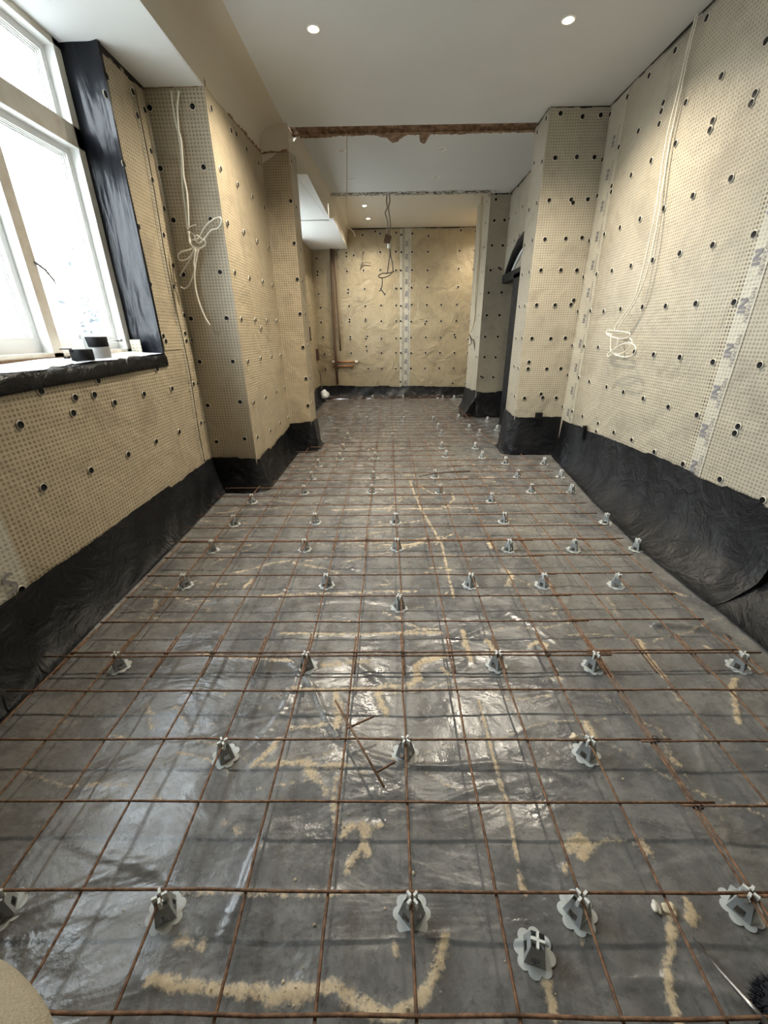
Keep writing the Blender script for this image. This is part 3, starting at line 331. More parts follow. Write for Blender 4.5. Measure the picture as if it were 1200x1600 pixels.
nx,ny=XX.shape; idx=np.arange(nx*ny).reshape(nx,ny)
quads=np.stack([idx[:-1,:-1],idx[1:,:-1],idx[1:,1:],idx[:-1,1:]],-1).reshape(-1,4)
me=bpy.data.meshes.new('floor'); me.vertices.add(nx*ny); me.vertices.foreach_set('co',np.stack([XX,YY,Zf],-1).astype(np.float32).ravel())
me.loops.add(quads.size); me.loops.foreach_set('vertex_index',quads.ravel().astype(np.int32)); me.polygons.add(len(quads)); me.polygons.foreach_set('loop_start',np.arange(0,quads.size,4,dtype=np.int32))
me.polygons.foreach_set('use_smooth',np.ones(len(quads),dtype=bool)); me.update(calc_edges=True); me.validate()
at=me.attributes.new('sand','FLOAT','POINT'); at.data.foreach_set('value',sand.astype(np.float32).ravel())
floor=link('floor',me,FLOORM,None,'structure')
def fz(x,y): return float(Zf[np.clip(np.searchsorted(xs,x),0,nx-1),np.clip(np.searchsorted(ys,y),0,ny-1)])

# ---------------------------------------------------------------- room shell
def S(mb,name,mats,smooth=True): return mb.build(name,mats,None,'structure',smooth)
wall_left=S(wall_face(MB(),'x',-1.555,-1.3,3.47,0,2.76,[(.98,3.0,1.14,2.77)],.005,.06,seed=11),'wall_left',MEM)
mb=MB(); wall_face(mb,'y',3.47,-1.56,-1.165,0,2.755,(),.004,.06,seed=12); wall_face(mb,'x',-1.165,3.47,4.80,0,2.80,(),.004,.06,seed=13,top=[(3.47,2.757),(4.8,2.835)],jag=.004)
pier_l=S(mb,'wall_left_pier',MEM)
mb=MB(); wall_face(mb,'y',4.80,-1.17,-.905,0,2.84,(),.003,.06,seed=14,top=[(-1.2,2.83),(-.9,2.85)],jag=.008); wall_face(mb,'x',-.905,4.80,5.14,0,2.9,(),.002,.06,seed=15,top=[(4.8,2.85),(5.2,2.93)]); wall_face(mb,'y',5.14,-1.5,-.905,0,2.9)
pier_l2=S(mb,'wall_left_pier',MEM)
wall_left2=S(wall_face(MB(),'x',-1.47,5.14,9.22,0,2.80,[(6.1,8.2,1.24,2.81)],.004,.08,seed=16),'wall_left_beyond',MEM_F)
wall_far=S(wall_face(MB(),'y',9.2,-1.49,2.02,0,3.14,(),.007,.07,seed=17,top=[(-1.5,3.12),(2.1,3.13)],jag=.004),'wall_far',MEM_F)
wall_right=S(wall_face(MB(),'x',1.916,-1.3,4.62,0,3.045,(),.006,.06,seed=18),'wall_right',MEM_R)
mb=MB(); wall_face(mb,'y',4.60,1.40,1.93,0,3.045,(),.003,.06,seed=19); wall_face(mb,'x',1.40,4.60,4.98,0,3.045,(),.002,.06,seed=20); wall_face(mb,'y',4.98,1.40,1.72,0,3.05)
pier_r=S(mb,'wall_right_pier',MEM_R)
mb=MB(); wall_face(mb,'y',6.95,1.435,2.65,0,3.055,(),.003,.07,seed=21); wall_face(mb,'x',1.435,6.95,7.9,0,3.13,(),.003,.07,seed=22); wall_face(mb,'y',7.9,1.435,2.02,0,3.13)
pier_f=S(mb,'wall_right_far_pier',MEM_R)
S(wall_face(MB(),'x',2.0,7.9,9.22,0,3.14,seed=23),'wall_right_far',MEM_F)
# arched doorway wall, x=1.715
AY0,AY1,AS,AH=5.25,6.87,2.05,.345
def arch(y,grow=0.0):
    t=(y-(AY0+AY1)/2)/((AY1-AY0)/2+grow); return AS+(AH+grow)*max(0,1-t*t)
mb=MB(); ysn=np.linspace(AY0,AY1,29)
P=np.array([[[1.715,y,arch(y)+(3.055-arch(y))*k/6] for k in range(7)] for y in ysn]); mb.quadgrid(P,P[...,1:3])
wall_face(mb,'x',1.715,4.95,AY0,0,3.055); wall_face(mb,'x',1.715,AY1,6.96,AS-.05,3.055); wall_face(mb,'x',1.715,AY0,6.1,0,AS)
wall_r2=S(mb,'wall_right_middle',MEM_R)
S(wall_face(MB(),'x',1.80,AY0-.05,AY1+.05,1.98,2.5,seed=25),'wall_right_tympanum',MEM_R)
mb=MB(); wall_face(mb,'x',2.6,4.9,7.0,0,2.6); wall_face(mb,'y',5.6,1.72,2.65,0,2.6); flat(mb,1.72,2.65,4.9,7.0,2.6)
S(mb,'wall_passage',CREAM)
mb=MB(); mb.box((-2.0,-1.5,3.2),(2.9,9.5,3.3)); S(mb,'roof_light_block',CREAM,False)  # unseen slab added to stop sky light leaking through the ceiling gaps
mb=MB(); mb.box((2.80,-1.5,-.3),(2.86,9.5,3.2)); mb.box((1.95,-1.45,-.1),(2.8,-1.4,3.2)); mb.box((2.02,9.3,-.1),(2.8,9.35,3.2)); S(mb,'wall_light_block',CREAM,False)  # unseen walls added outside the right side to block daylight
mb=MB(); wall_face(mb,'y',-1.3,-1.8,2.0,0,3.1,step=.3); S(mb,'wall_back',CREAM)
# black lining of the arch, lintel and door jamb
mb=MB(); O=[];I=[]
ysn=np.linspace(AY0,AY1,33)
ring=[]
for y in ysn:
    t=(y-6.06)/.81; ang=math.acos(max(-1,min(1,t)))
    yo=6.06+.85*t; zo=AS+(AH+.045)*(1-t*t)+.006*math.sin(23*t); yi=6.06+.77*t; zi=AS+(AH-.06)*(1-t*t)
    ring.append([[1.708,yo,zo],[1.706,yi,zi],[1.78,yi,zi],[1.799,yi,zi]])
mb.quadgrid(np.array(ring)); lin=S(mb,'trim_1',BLACK)
mb=MB(); mb.box((1.70,6.02,1.95),(1.80,6.99,2.06)); S(mb,'trim_2',BLACK,False)
mb=MB(); mb.box((1.700,5.98,0),(1.80,6.34,2.0)); S(mb,'trim_3',BLACK,False)
mb=MB(); ring2=[]
for y in ysn:
    t=(y-6.06)/.81; ang=math.acos(max(-1,min(1,t))); yi=6.06+.765*t; zi=AS+(AH-.064)*(1-t*t); yj=6.06+.735*t; zj=AS+(AH-.090)*(1-t*t)
    ring2.append([[1.772,yi,zi],[1.770,yj,zj],[1.799,yj,zj]])
mb.quadgrid(np.array(ring2)); S(mb,'trim_4',WHITE)
# ceilings
mb=MB(); flat(mb,-1.18,2.0,-1.35,4.88,3.05); S(mb,'ceiling',CEIL)
mb=MB(); flat(mb,-1.0,2.0,5.06,6.96,3.05)
S(mb,'ceiling_middle',CEIL)
mb=MB(); flat(mb,-1.0,2.05,6.94,9.25,3.115); mb.box((-1.0,6.945,3.05),(2.0,6.96,3.12)); S(mb,'ceiling_far',CREAM)
# slot in the ceiling where a partition stood: raw plaster
mb=MB(); X=np.linspace(-1.0,1.72,150); rj=np.random.default_rng(4)
P=np.stack([np.stack([X,np.full(150,4.87)+rj.uniform(-.008,.008,150),np.full(150,3.052)],-1),np.stack([X,np.full(150,4.885),np.full(150,3.085)],-1),np.stack([X,np.full(150,5.03),np.full(150,3.075)+.006*rj.uniform(-1,1,150)],-1),np.stack([X,np.full(150,5.055),np.full(150,3.046)],-1)],1)
mb.quadgrid(P)
# torn paint patches on the far lip: ragged raw plaster laid 2 mm proud of the ceiling
lip=np.interp(X,[-1,-.75,-.55,-.45,-.30,-.2,-.12,-.05,.0,.06,.11,.16,.2,.32,.335,.40,.41,.5,.7,.8,1.0,1.72],[.03,.06,.05,.02,.035,.02,.02,.07,.08,.20,.17,.06,.03,.03,.21,.24,.02,.03,.04,.02,.02,.015])+rj.uniform(-.012,.012,150)
P=np.stack([np.stack([X,np.full(150,5.03),np.full(150,3.050)],-1),np.stack([X,5.05+np.clip(lip,.004,1),np.full(150,3.047)],-1)],1)
mb.quadgrid(P); S(mb,'trim_5',PLASTER,False)
mb=MB(); X=np.linspace(-.82,1.46,110)
P=np.stack([np.stack([X,6.80+rj.uniform(-.02,.02,110),np.full(110,3.047)],-1),np.stack([X,np.full(110,6.84),np.full(110,3.03)+rj.uniform(-.008,.006,110)],-1),np.stack([X,np.full(110,6.90),np.full(110,3.035)+rj.uniform(-.008,.006,110)],-1)],1)
mb.quadgrid(P)
m,nt,b=mat('dusty_edge',(0.30,0.28,0.24),.9); g=N(nt); g.l(g.mix(g.ss(g.noise(14,g.pos(1,3,3),5,.7),.4,.6),(0.10,.085,.065,1),(.62,.60,.54,1)),b.inputs['Base Color']); DUSTY=m
S(mb,'trim_6',DUSTY,False)
# soffits and fascias over the windows
mb=MB(); flat(mb,-1.95,-1.165,-1.35,3.48,2.75,step=.12,amp=.003); S(mb,'ceiling_soffit_near',WHITE)
mb=MB(); flat(mb,-1.95,-.80,5.10,6.90,2.765,step=.12,amp=.002); S(mb,'ceiling_soffit_middle',WHITE)
mb=MB(); flat(mb,-1.95,-.76,6.90,9.22,2.785,step=.12,amp=.002); mb.box((-1.9,6.88,2.757),(-.82,6.915,2.79)); S(mb,'ceiling_soffit_far',WHITE)
cove=[(0,2.75),(0,2.80),(0,2.86),(0,2.91),(.012,2.955),(.04,2.995),(.09,3.025),(.16,3.042),(.24,3.049)]
mb=MB(); Y=np.linspace(-1.35,4.80,60)
mb.quadgrid(np.array([[[-1.173+c+.002*math.sin(y*3),y,z] for c,z in cove] for y in Y]))
wall_face(mb,'y',4.80,-1.18,-.9,2.75,3.06)
wall_face(mb,'x',-.912,4.80,5.12,2.80,3.06)
S(mb,'wall_left_fascia',CREAM)
mb=MB(); mb.quadgrid(np.array([[[-.925+(y-5.06)*.056+c*.6,y,z+.012] for c,z in cove] for y in np.linspace(5.06,6.9,24)])); S(mb,'wall_left_fascia_middle',CREAM)
mb=MB(); mb.quadgrid(np.array([[[-.815+(y-6.9)*.022+c*.3,y,2.785+(z-2.75)*1.1] for c,z in cove] for y in np.linspace(6.9,9.22,24)])); S(mb,'wall_left_fascia_far',CREAM)
# ragged plaster edge above the second pier and along the membrane tops
mb=MB()
def ragged(a,b_,wd,n,off,axis):
    for k in range(n):
        t0,t1=k/n,(k+1)/n; w0=wd*random.uniform(.3,1.2)
        p0=Vector(a).lerp(Vector(b_),t0); p1=Vector(a).lerp(Vector(b_),t1)
        nrm=Vector(off)
        mb.poly([p0,p1,p1+Vector((0,0,w0)),p0+Vector((0,0,w0*random.uniform(.6,1)))],[(0,1,2,3)])
        mb.poly([p0+nrm,p1+nrm,p1,p0],[(0,1,2,3)])
ragged((-1.163,3.9,2.775),(-1.163,4.78,2.832),.03,22,(.002,0,0),'x')
ragged((-1.17,4.796,2.832),(-.92,4.796,2.846),.018,9,(0,-.002,0),'y')
mb.poly([(-1.03,4.808,2.845),(-.95,4.808,2.848),(-.955,4.808,2.95),(-.972,4.808,3.03),(-.99,4.808,2.93),(-1.06,4.808,2.86)],[(0,1,2,3,4,5)])
ragged((-1.163,3.48,2.755),(-1.163,3.5,2.758),.05,2,(.002,0,0),'x')
ragged((-1.55,3.466,2.742),(-1.17,3.466,2.746),.012,12,(0,-.002,0),'y')
S(mb,'trim_7',PLASTER,False)
mb=MB()
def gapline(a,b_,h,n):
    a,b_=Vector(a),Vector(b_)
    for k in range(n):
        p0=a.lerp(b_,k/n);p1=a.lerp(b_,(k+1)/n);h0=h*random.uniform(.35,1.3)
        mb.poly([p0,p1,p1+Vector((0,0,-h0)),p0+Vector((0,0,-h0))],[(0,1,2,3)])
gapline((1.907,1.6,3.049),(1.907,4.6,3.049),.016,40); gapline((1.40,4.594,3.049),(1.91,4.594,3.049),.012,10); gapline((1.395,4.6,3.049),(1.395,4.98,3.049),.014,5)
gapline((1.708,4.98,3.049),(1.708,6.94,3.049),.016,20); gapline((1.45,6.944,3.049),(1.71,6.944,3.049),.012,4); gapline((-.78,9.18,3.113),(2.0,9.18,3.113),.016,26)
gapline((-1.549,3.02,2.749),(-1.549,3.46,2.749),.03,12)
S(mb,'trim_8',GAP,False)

# ---------------------------------------------------------------- fixing plugs
PM=MB(); PM.lathe([(.001,.003),(.011,.003),(.0140,.0045),(.016,.006),(.0165,.0055),(.0165,0)],12); PM.cur=1; PM.lathe([(.0165,.0035),(.0185,.0045),(.0202,0)],12); PMESH=PM.mesh('fixing_plug',True); PMESH.materials.append(PLUG); PMESH.materials.append(RIM)
def plug(parent,loc,rot,s=1.0):
    o=bpy.data.objects.new('fixing_plug',PMESH); COL.objects.link(o); o.parent=parent; o.location=loc; o.rotation_euler=rot; o.scale=(s,s,1)
RX={'+x':(0,math.pi/2,0),'-x':(0,-math.pi/2,0),'-y':(math.pi/2,0,0)}
OFFS={'wall_right':(.006,18),'wall_far':(.007,17),'wall_left':(.005,11),'wall_left3':(.004,16)}
def plugs(key,parent,axis,val,d,s=1.0):
    for u,z,sm in D['plugs'][key]:
        u=min(u,9.17) if key=='wall_left3' else u
        k=.6 if sm else s
        am,sd=OFFS.get(key,(0,1)); vv=val+am*float(vn(np.array(u*5.),np.array(z*5.),sd))
        plug(parent,(vv,u,z) if axis=='x' else (u,vv,z),RX[d],k)
plugs('wall_right',wall_right,'x',1.9125,'-x'); plugs('pier_right_front',pier_r,'y',4.596,'-y',1.05); plugs('pier_right_side',pier_r,'x',1.397,'-x'); plugs('wall_right2',wall_r2,'x',1.712,'-x')
plugs('pier_far_front',pier_f,'y',6.946,'-y',1.15); plugs('pier_far_side',pier_f,'x',1.431,'-x'); plugs('wall_far',wall_far,'y',9.195,'-y',1.15)
plugs('wall_left',wall_left,'x',-1.551,'+x',.95); plugs('pier_left_front',pier_l,'y',3.466,'-y',.95); plugs('pier_left_side',pier_l,'x',-1.160,'+x',.95)
plugs('pier_left2_side',pier_l2,'x',-.902,'+x'); plugs('pier_left2_front',pier_l2,'y',4.796,'-y'); plugs('wall_left3',wall_left2,'x',-1.465,'+x')

# ---------------------------------------------------------------- joint tapes with print
def glyph_mesh():
    cu=bpy.data.curves.new('t','FONT'); cu.body='NEWTON'; cu.size=.036; cu.align_x='CENTER'; cu.space_character=1.05
    to=bpy.data.objects.new('t',cu); COL.objects.link(to); dg=bpy.context.evaluated_depsgraph_get(); me=bpy.data.meshes.new_from_object(to.evaluated_get(dg)); bpy.data.objects.remove(to)
    me.materials.clear(); me.materials.append(INK); me.name='lettering'; return me
NEWT=glyph_mesh()
lg=MB(); h=.05
lg.poly([(-.038,0,0),(-.024,0,0),(-.024,h,0),(-.038,h,0)],[(0,1,2,3)])
lg.poly([(-.018,0,0),(-.004,0,0),(-.004,h,0),(-.018,h,0)],[(0,1,2,3)]); lg.poly([(.022,0,0),(.036,0,0),(.036,h,0),(.022,h,0)],[(0,1,2,3)]); lg.poly([(-.018,h,.0003),(.000,h,.0003),(.036,0,.0003),(.018,0,.0003)],[(0,3,2,1)])
LOGO=lg.mesh('tape_logo'); LOGO.materials.append(INK)
def prints(parent,M4,zs,lx,tx,small=1.0,side='x',am=.006,sd=18):
    for z in zs:
        oo=am*float(vn(np.array((lx if side=='x' else -lx)*5.),np.array((z+.0)*5.),sd))
        for me,dx,nm in ((LOGO,lx,'tape_logo'),(NEWT,tx,'tape_lettering')):
            o=bpy.data.objects.new(nm,me); COL.objects.link(o); o.parent=parent; m2=Matrix.Translation((oo,0,0) if side=='x' else (0,oo,0))@M4@Matrix.Translation((z,dx,0)); o.matrix_local=m2@Matrix.Scale(small,4)
def rm(axis):   # local x = up, local y = to the viewer's left, local z = out of wall
    if axis=='-x': return Matrix(((0,0,-1,0),(0,1,0,0),(1,0,0,0),(0,0,0,1)))
    return Matrix(((0,-1,0,0),(0,0,-1,0),(1,0,0,0),(0,0,0,1)))
def tape_strip(parent,name,axis,val,u0,u1,z0,z1,m_):
    am,sd={'wall_right':(.006,18),'wall_far':(.007,17),'wall_left':(.005,11)}[parent.name]
    mb=MB(); wall_face(mb,axis,val,u0,u1,z0,z1,(),am,.05,seed=sd,free=True); return mb.build(name,m_,parent,None,True)
tp=tape_strip(wall_right,'joint_tape','x',1.9135,2.412,2.522,.40,3.04,TAPE); tape_strip(wall_right,'joint_gap','x',1.914,2.522,2.572,.40,3.04,TAPE_D)
prints(tp,Matrix.Translation((1.911,0,0))@rm('-x'),[.505+.2255*k for k in range(11)],2.460,2.424)
tp=tape_strip(wall_right,'joint_tape','x',1.9135,4.30,4.56,.40,3.04,TAPE)
prints(tp,Matrix.Translation((1.911,0,0))@rm('-x'),[.50+.2255*k for k in range(11)],4.40,4.35)
tp=tape_strip(wall_far,'joint_tape','y',9.1965,.335,.455,.20,3.10,TAPE); tape_strip(wall_far,'joint_gap','y',9.197,.285,.335,.20,3.10,TAPE_D); tape_strip(wall_far,'joint_tape','y',9.1965,.24,.285,.20,3.10,TAPE)
prints(tp,Matrix.Translation((0,9.193,0))@rm('-y'),[.32+.2115*k for k in range(13)],-.40,-.435,1.15,'y',.007,17)
tp=tape_strip(wall_left,'joint_tape','x',-1.552,1.15,1.475,.30,.68,TAPE)
cu=bpy.data.curves.new('t','FONT'); cu.body='N S'; cu.size=.13
to=bpy.data.objects.new('t',cu); COL.objects.link(to); dg=bpy.context.evaluated_depsgraph_get(); me=bpy.data.meshes.new_from_object(to.evaluated_get(dg)); bpy.data.objects.remove(to); me.materials.clear(); me.materials.append(INK)
o=link('tape_lettering',me,None,tp); o.matrix_local=Matrix(((0,0,1,-1.545),(1,0,0,1.23),(0,1,0,.33),(0,0,0,1)))
tape_strip(wall_left,'joint_gap','x',-1.5525,3.285,3.325,.33,2.70,TAPE_D); mb=MB(); wall_face(mb,'x',-1.549,3.33,3.425,.32,2.72,(),.005,.04,seed=11,free=True); mb.build('membrane_lap',MEM,wall_left,None,True)
mb=MB(); wall_face(mb,'x',-1.5505,3.03,3.28,1.20,1.36,(),.005,.04,seed=11,free=True); mb.build('membrane_patch',MEM,wall_left,None,True)
# pencilled number on the far wall
cu=bpy.data.curves.new('t','FONT'); cu.body='2716'; cu.size=.16; cu.space_character=1.3
to=bpy.data.objects.new('t',cu); COL.objects.link(to); dg=bpy.context.evaluated_depsgraph_get(); me=bpy.data.meshes.new_from_object(to.evaluated_get(dg)); bpy.data.objects.remove(to); me.materials.clear(); me.materials.append(PENCIL)
o=link('pencilled_number',me,None,wall_far); o.matrix_local=Matrix(((1,0,0,1.36),(0,0,-1,9.190),(0,1,0,1.56),(0,0,0,1)))

# ---------------------------------------------------------------- black polythene upstands round the room
def upstand(name,pts,nrm,ztop,out,seed,m_=BLACK,jag=.014,mid=.45,n=None,bulge=.0,tmin=0.0):
    """ribbon along pts [(x,y)], nrm per point, ztop/out per point; profile falls down the wall and sweeps out to the floor"""
    pts=np.array(pts,float); L=np.r_[0,np.cumsum(np.hypot(*np.diff(pts,axis=0).T))]; n=n or max(6,int(L[-1]/.035))
    s=np.linspace(0,L[-1],n); x=np.interp(s,L,pts[:,0]); y=np.interp(s,L,pts[:,1])
    nr=np.array(nrm,float); nx_=np.interp(s,L,nr[:,0]); ny_=np.interp(s,L,nr[:,1]); zt=np.interp(s,L,ztop); ou=np.interp(s,L,out)
    rr=np.random.default_rng(seed); stp=np.repeat(rr.uniform(-1,1,n//7+2),7)[:n]
    zt=zt+jag*stp+jag*.3*rr.uniform(-1,1,n)
    T=np.linspace(tmin,1,13); G=[]
    for i in range(n):
        row=[]
        for t in T:
            if t<mid: z=zt[i]*(1-t/mid*.72); d=.016+.02*(t/mid)+.25*ou[i]*(t/mid)**2
            else:
                q=(t-mid)/(1-mid); z=zt[i]*.28*(1-q)**2+.012*q; d=.036+ou[i]*(.25+.75*q**.8)
            wv=.012*math.sin(s[i]*7+seed+3*t)*math.sin(math.pi*t)+.006*math.sin(s[i]*23+9*t+seed)*math.sin(math.pi*t)+bulge*math.exp(-((s[i]/L[-1]-.55)/.18)**2)*math.sin(math.pi*t)**2
            row.append([x[i]+nx_[i]*(d+wv),y[i]+ny_[i]*(d+wv),z+.006*math.sin(s[i]*17+seed)*math.sin(math.pi*t)])
        G.append(row)
    mb=MB(); mb.quadgrid(np.array(G)); return mb.build(name,m_,None,'structure',True)
upstand('baseboard_left',[(-1.555,-1.25),(-1.555,1.3),(-1.555,3.45)],[(1,0)]*3,[.33,.325,.315],[.10,.10,.06],3)
upstand('baseboard_left_pier',[(-1.55,3.47),(-1.19,3.47),(-1.165,3.50),(-1.165,4.78)],[(.2,-1),(0,-1),(1,-.1),(1,0)],[.30,.30,.28,.31],[.03,.05,.05,.06],4,GLOSS)
upstand('baseboard_left_pier',[(-1.16,4.80),(-.92,4.80),(-.905,4.82),(-.905,5.14)],[(0,-1),(0,-1),(1,-.2),(1,0)],[.33,.35,.35,.33],[.05,.04,.03,.05],5,GLOSS)
upstand('baseboard_left_beyond',[(-1.47,5.2),(-1.47,9.15)],[(1,0)]*2,[.28,.28],[.12,.10],6,GLOSS)
upstand('baseboard_far',[(-1.45,9.2),(2.0,9.2)],[(0,-1)]*2,[.27,.22],[.10,.08],7,GLOSS,.012,bulge=.05)
upstand('baseboard_right',[(1.916,1.72),(1.916,2.3),(1.916,3.2),(1.916,4.5)],[(-1,0)]*4,[.47,.47,.455,.41],[.26,.28,.20,.05],8)
upstand('baseboard_right',[(1.93,-1.25),(1.93,1.2),(1.93,1.725)],[(-1,0)]*3,[.45,.46,.47],[.22,.26,.26],8,jag=.0,tmin=.43)
mb=MB(); mb.box((1.902,-1.25,.0),(1.912,1.73,.475)); S(mb,'recess_shade_panel',GAP,False)  # dark panel standing in for the black shadow of the wall recess
mb=MB(); G=[]   # folded end of the right-hand upstand
for t in np.linspace(0,1,8):
    z=.46-.335*t; d=.02+.10*t**1.5
    G.append([[1.916-d*k-.004*math.sin(9*k),1.722+.01*math.sin(6*k+5*t),z] for k in np.linspace(0,1,6)])
mb.quadgrid(np.array(G)); S(mb,'baseboard_right_fold',GAP)
upstand('baseboard_right_pier',[(1.92,4.60),(1.42,4.60),(1.40,4.63),(1.40,4.98)],[(0,-1),(0,-1),(-1,-.3),(-1,0)],[.41,.43,.43,.45],[.02,.02,.06,.05],9)
upstand('baseboard_right_far_pier',[(2.5,6.95),(1.46,6.95),(1.435,6.99),(1.435,7.9)],[(0,-1),(0,-1),(-1,-.6),(-1,0)],[.40,.40,.42,.35],[.05,.06,.20,.08],10)
mb=MB(); G=[]   # stiff pleat of polythene standing out from the far pier's corner
for k in np.linspace(0,1,9):
    G.append([[1.44-.22*k*t+.012*math.sin(25*k),6.92-.10*k-.05*t+.02*math.sin(19*k+4*t),.36*(1-t)+.012] for t in np.linspace(0,1,6)])
mb.quadgrid(np.array(G)); S(mb,'baseboard_right_far_fold',GLOSS)
mb=MB(); mb.box((1.62,4.545,.405),(1.69,4.585,.475)); mb.box((1.868,3.92,.33),(1.90,3.95,.46)); S(mb,'trim_9',BLACK,False)

# ---------------------------------------------------------------- windows
def window(name,xf,y0,y1,z0,z1,mull,ztr,parent=None):
    """xf room face of the frame; lights open to -x. Frame, sashes and panes."""
    root=MB()
    fr=root
    dp=.085
    fr.box((xf-dp,y0,z0),(xf,y0+.055,z1)); fr.box((xf-dp,y1-.055,z0),(xf,y1,z1)); fr.box((xf-dp,y0,z0),(xf,y1,z0+.02)); fr.box((xf-dp,y0,z1-.035),(xf,y1,z1+.01))
    edges=[y0+.055]+[v for mm in mull for v in mm]+[y1-.055]
    for a,b_ in mull: fr.box((xf-dp,a,z0),(xf,b_,z1))
    fr.box((xf-dp,y0,ztr[0]),(xf,y1,ztr[1]))
    win=fr.build(name,WINF,None,'structure')
    for i in range(0,len(edges),2):
        a,b_=edges[i],edges[i+1]
        for (c,d) in ((z0+.02,ztr[0]),(ztr[1],z1-.035)):
            xs_=xf-.055; s=.038; sb=.075 if c<ztr[0] else .038
            mb=MB()
            mb.box((xs_-.045,a+.001,c+.001),(xs_,a+s,d-.001)); mb.box((xs_-.045,b_-s,c+.001),(xs_,b_-.001,d-.001)); mb.box((xs_-.045,a+s,c+.001),(xs_,b_-s,c+sb)); mb.box((xs_-.045,a+s,d-s),(xs_,b_-s,d-.001))
            for k in range(1,4):   # stepped glazing bead
                e=s+.004*k; x_=xs_-.010*k
                mb.box((x_-.008,a+s,c+sb),(x_,a+e,d-s)); mb.box((x_-.008,b_-e,c+sb),(x_,b_-s,d-s)); mb.box((x_-.008,a+e,d-e),(x_,b_-e,d-s)); mb.box((x_-.008,a+e,c+sb),(x_,b_-e,c+sb+.004*k))
            o=mb.build('sash',WINP,win)
            gm=MB(); gm.box((xs_-.036,a+s+.005,c+sb+.002),(xs_-.032,b_-s-.005,d-s-.005)); gm.build('pane',GLASS,win)
    # white painted returns lining each light
    for i in range(0,len(edges),2):
        a,b_=edges[i],edges[i+1]
        for (c,d) in ((z0+.02,ztr[0]),(ztr[1],z1-.035)):
            mb=MB(); t=.003
            mb.box((xf-.055,a,c),(xf-.001,a+t,d)); mb.box((xf-.055,b_-t,c),(xf-.001,b_,d)); mb.box((xf-.055,a+t,d-t),(xf-.001,b_-t,d)); mb.box((xf-.055,a+t,c),(xf-.001,b_-t,c+t)); mb.build('sash_rebate',WINP,win)
    return win
win1=window('window_1',-1.765,.94,3.02,1.195,2.755,[(1.635,1.70),(2.30,2.365)],(2.285,2.385))
win2=window('window_2',-1.69,6.08,8.22,1.30,2.775,[(6.74,6.81),(7.45,7.52)],(2.30,2.39))
for z,y in ((1.62,2.362),(2.42,2.32)):   # window stay / catch
    mb=MB(); mb.tube([(-1.764,y-.01,z+.02),(-1.75,y+.03,z-.01),(-1.752,y+.075,z-.055),(-1.757,y+.085,z-.066)],.006,6); mb.build('window_catch',STEEL,win1,None,True)
mb=MB(); mb.tube([(-1.74,2.74,1.262),(-1.73,2.80,1.265),(-1.725,2.86,1.268)],.006,6); mb.lathe([(0,0),(.011,.002),(.011,.014),(0,.016)],10,(-1.732,2.855,1.265)); mb.build('window_stay',CHROME,win1,None,True)
# outer reveals + plastic-lined inner reveals and sill
mb=MB()
Zs=np.linspace(1.12,2.75,40); Xs=np.linspace(-1.768,-1.545,12)
G=np.array([[[x,3.018-.022*((x+1.768)/.223)**2+.007*math.sin(3*z+24*x)*math.sin(math.pi*(x+1.768)/.223)+.0015*math.sin(14*z-60*x),z] for x in Xs] for z in Zs]); mb.quadgrid(G)
G=np.array([[[-1.545,2.996,z],[-1.542,3.012+.006*math.sin(5*z),z]] for z in Zs]); mb.quadgrid(G)
S(mb,'trim_10',REVEAL)
mb=MB(); Ys=np.linspace(.92,3.02,90); prof=[(-1.772,1.190),(-1.72,1.190),(-1.66,1.188),(-1.60,1.186),(-1.565,1.183),(-1.545,1.172),(-1.538,1.150),(-1.537,1.125),(-1.538,1.102),(-1.546,1.098)]
G=np.array([[[x,y,z-.02*(3-y)/1.3*(1 if j>2 else .5)+.005*math.sin(9*y+j)*(.3 if j>6 else 1)] for j,(x,z) in enumerate(prof)] for y in Ys]); mb.quadgrid(G)
S(mb,'windowsill_left',GLOSS)
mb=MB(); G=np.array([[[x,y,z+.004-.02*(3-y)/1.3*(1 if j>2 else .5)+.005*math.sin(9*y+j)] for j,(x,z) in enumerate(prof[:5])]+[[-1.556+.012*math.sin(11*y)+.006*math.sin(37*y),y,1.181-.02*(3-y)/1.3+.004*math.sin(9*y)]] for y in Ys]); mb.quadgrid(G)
m,nt,b=mat('sill_top_white',(.78,.80,.80),.22); g=N(nt); g.bump(g.noise(14,g.pos(1,2,1),4,.6,1),.5,.03,b); S(mb,'windowsill_top',m)  # white glossy layer over the top faces of the black sill
mb=MB(); wall_face(mb,'y',.965,-1.85,-1.545,1.1,2.76); S(mb,'trim_11',BLACK)
mb=MB(); mb.box((-1.775,.97,1.172),(-1.757,3.0,1.196)); S(mb,'trim_12',TIMBER,False)
mb=MB(); wall_face(mb,'x',-1.85,.85,3.1,.9,1.2); wall_face(mb,'y',3.045,-1.95,-1.56,1.0,2.78); wall_face(mb,'y',.93,-1.95,-1.55,1.0,2.78); S(mb,'trim_13',CREAM)
mb=MB(); wall_face(mb,'y',8.2,-1.8,-1.46,1.2,2.8); wall_face(mb,'y',6.1,-1.8,-1.46,1.2,2.8); flat(mb,-1.8,-1.455,6.05,8.25,1.26); wall_face(mb,'x',-1.79,6.0,8.3,1.0,1.31); S(mb,'trim_14',WINP)

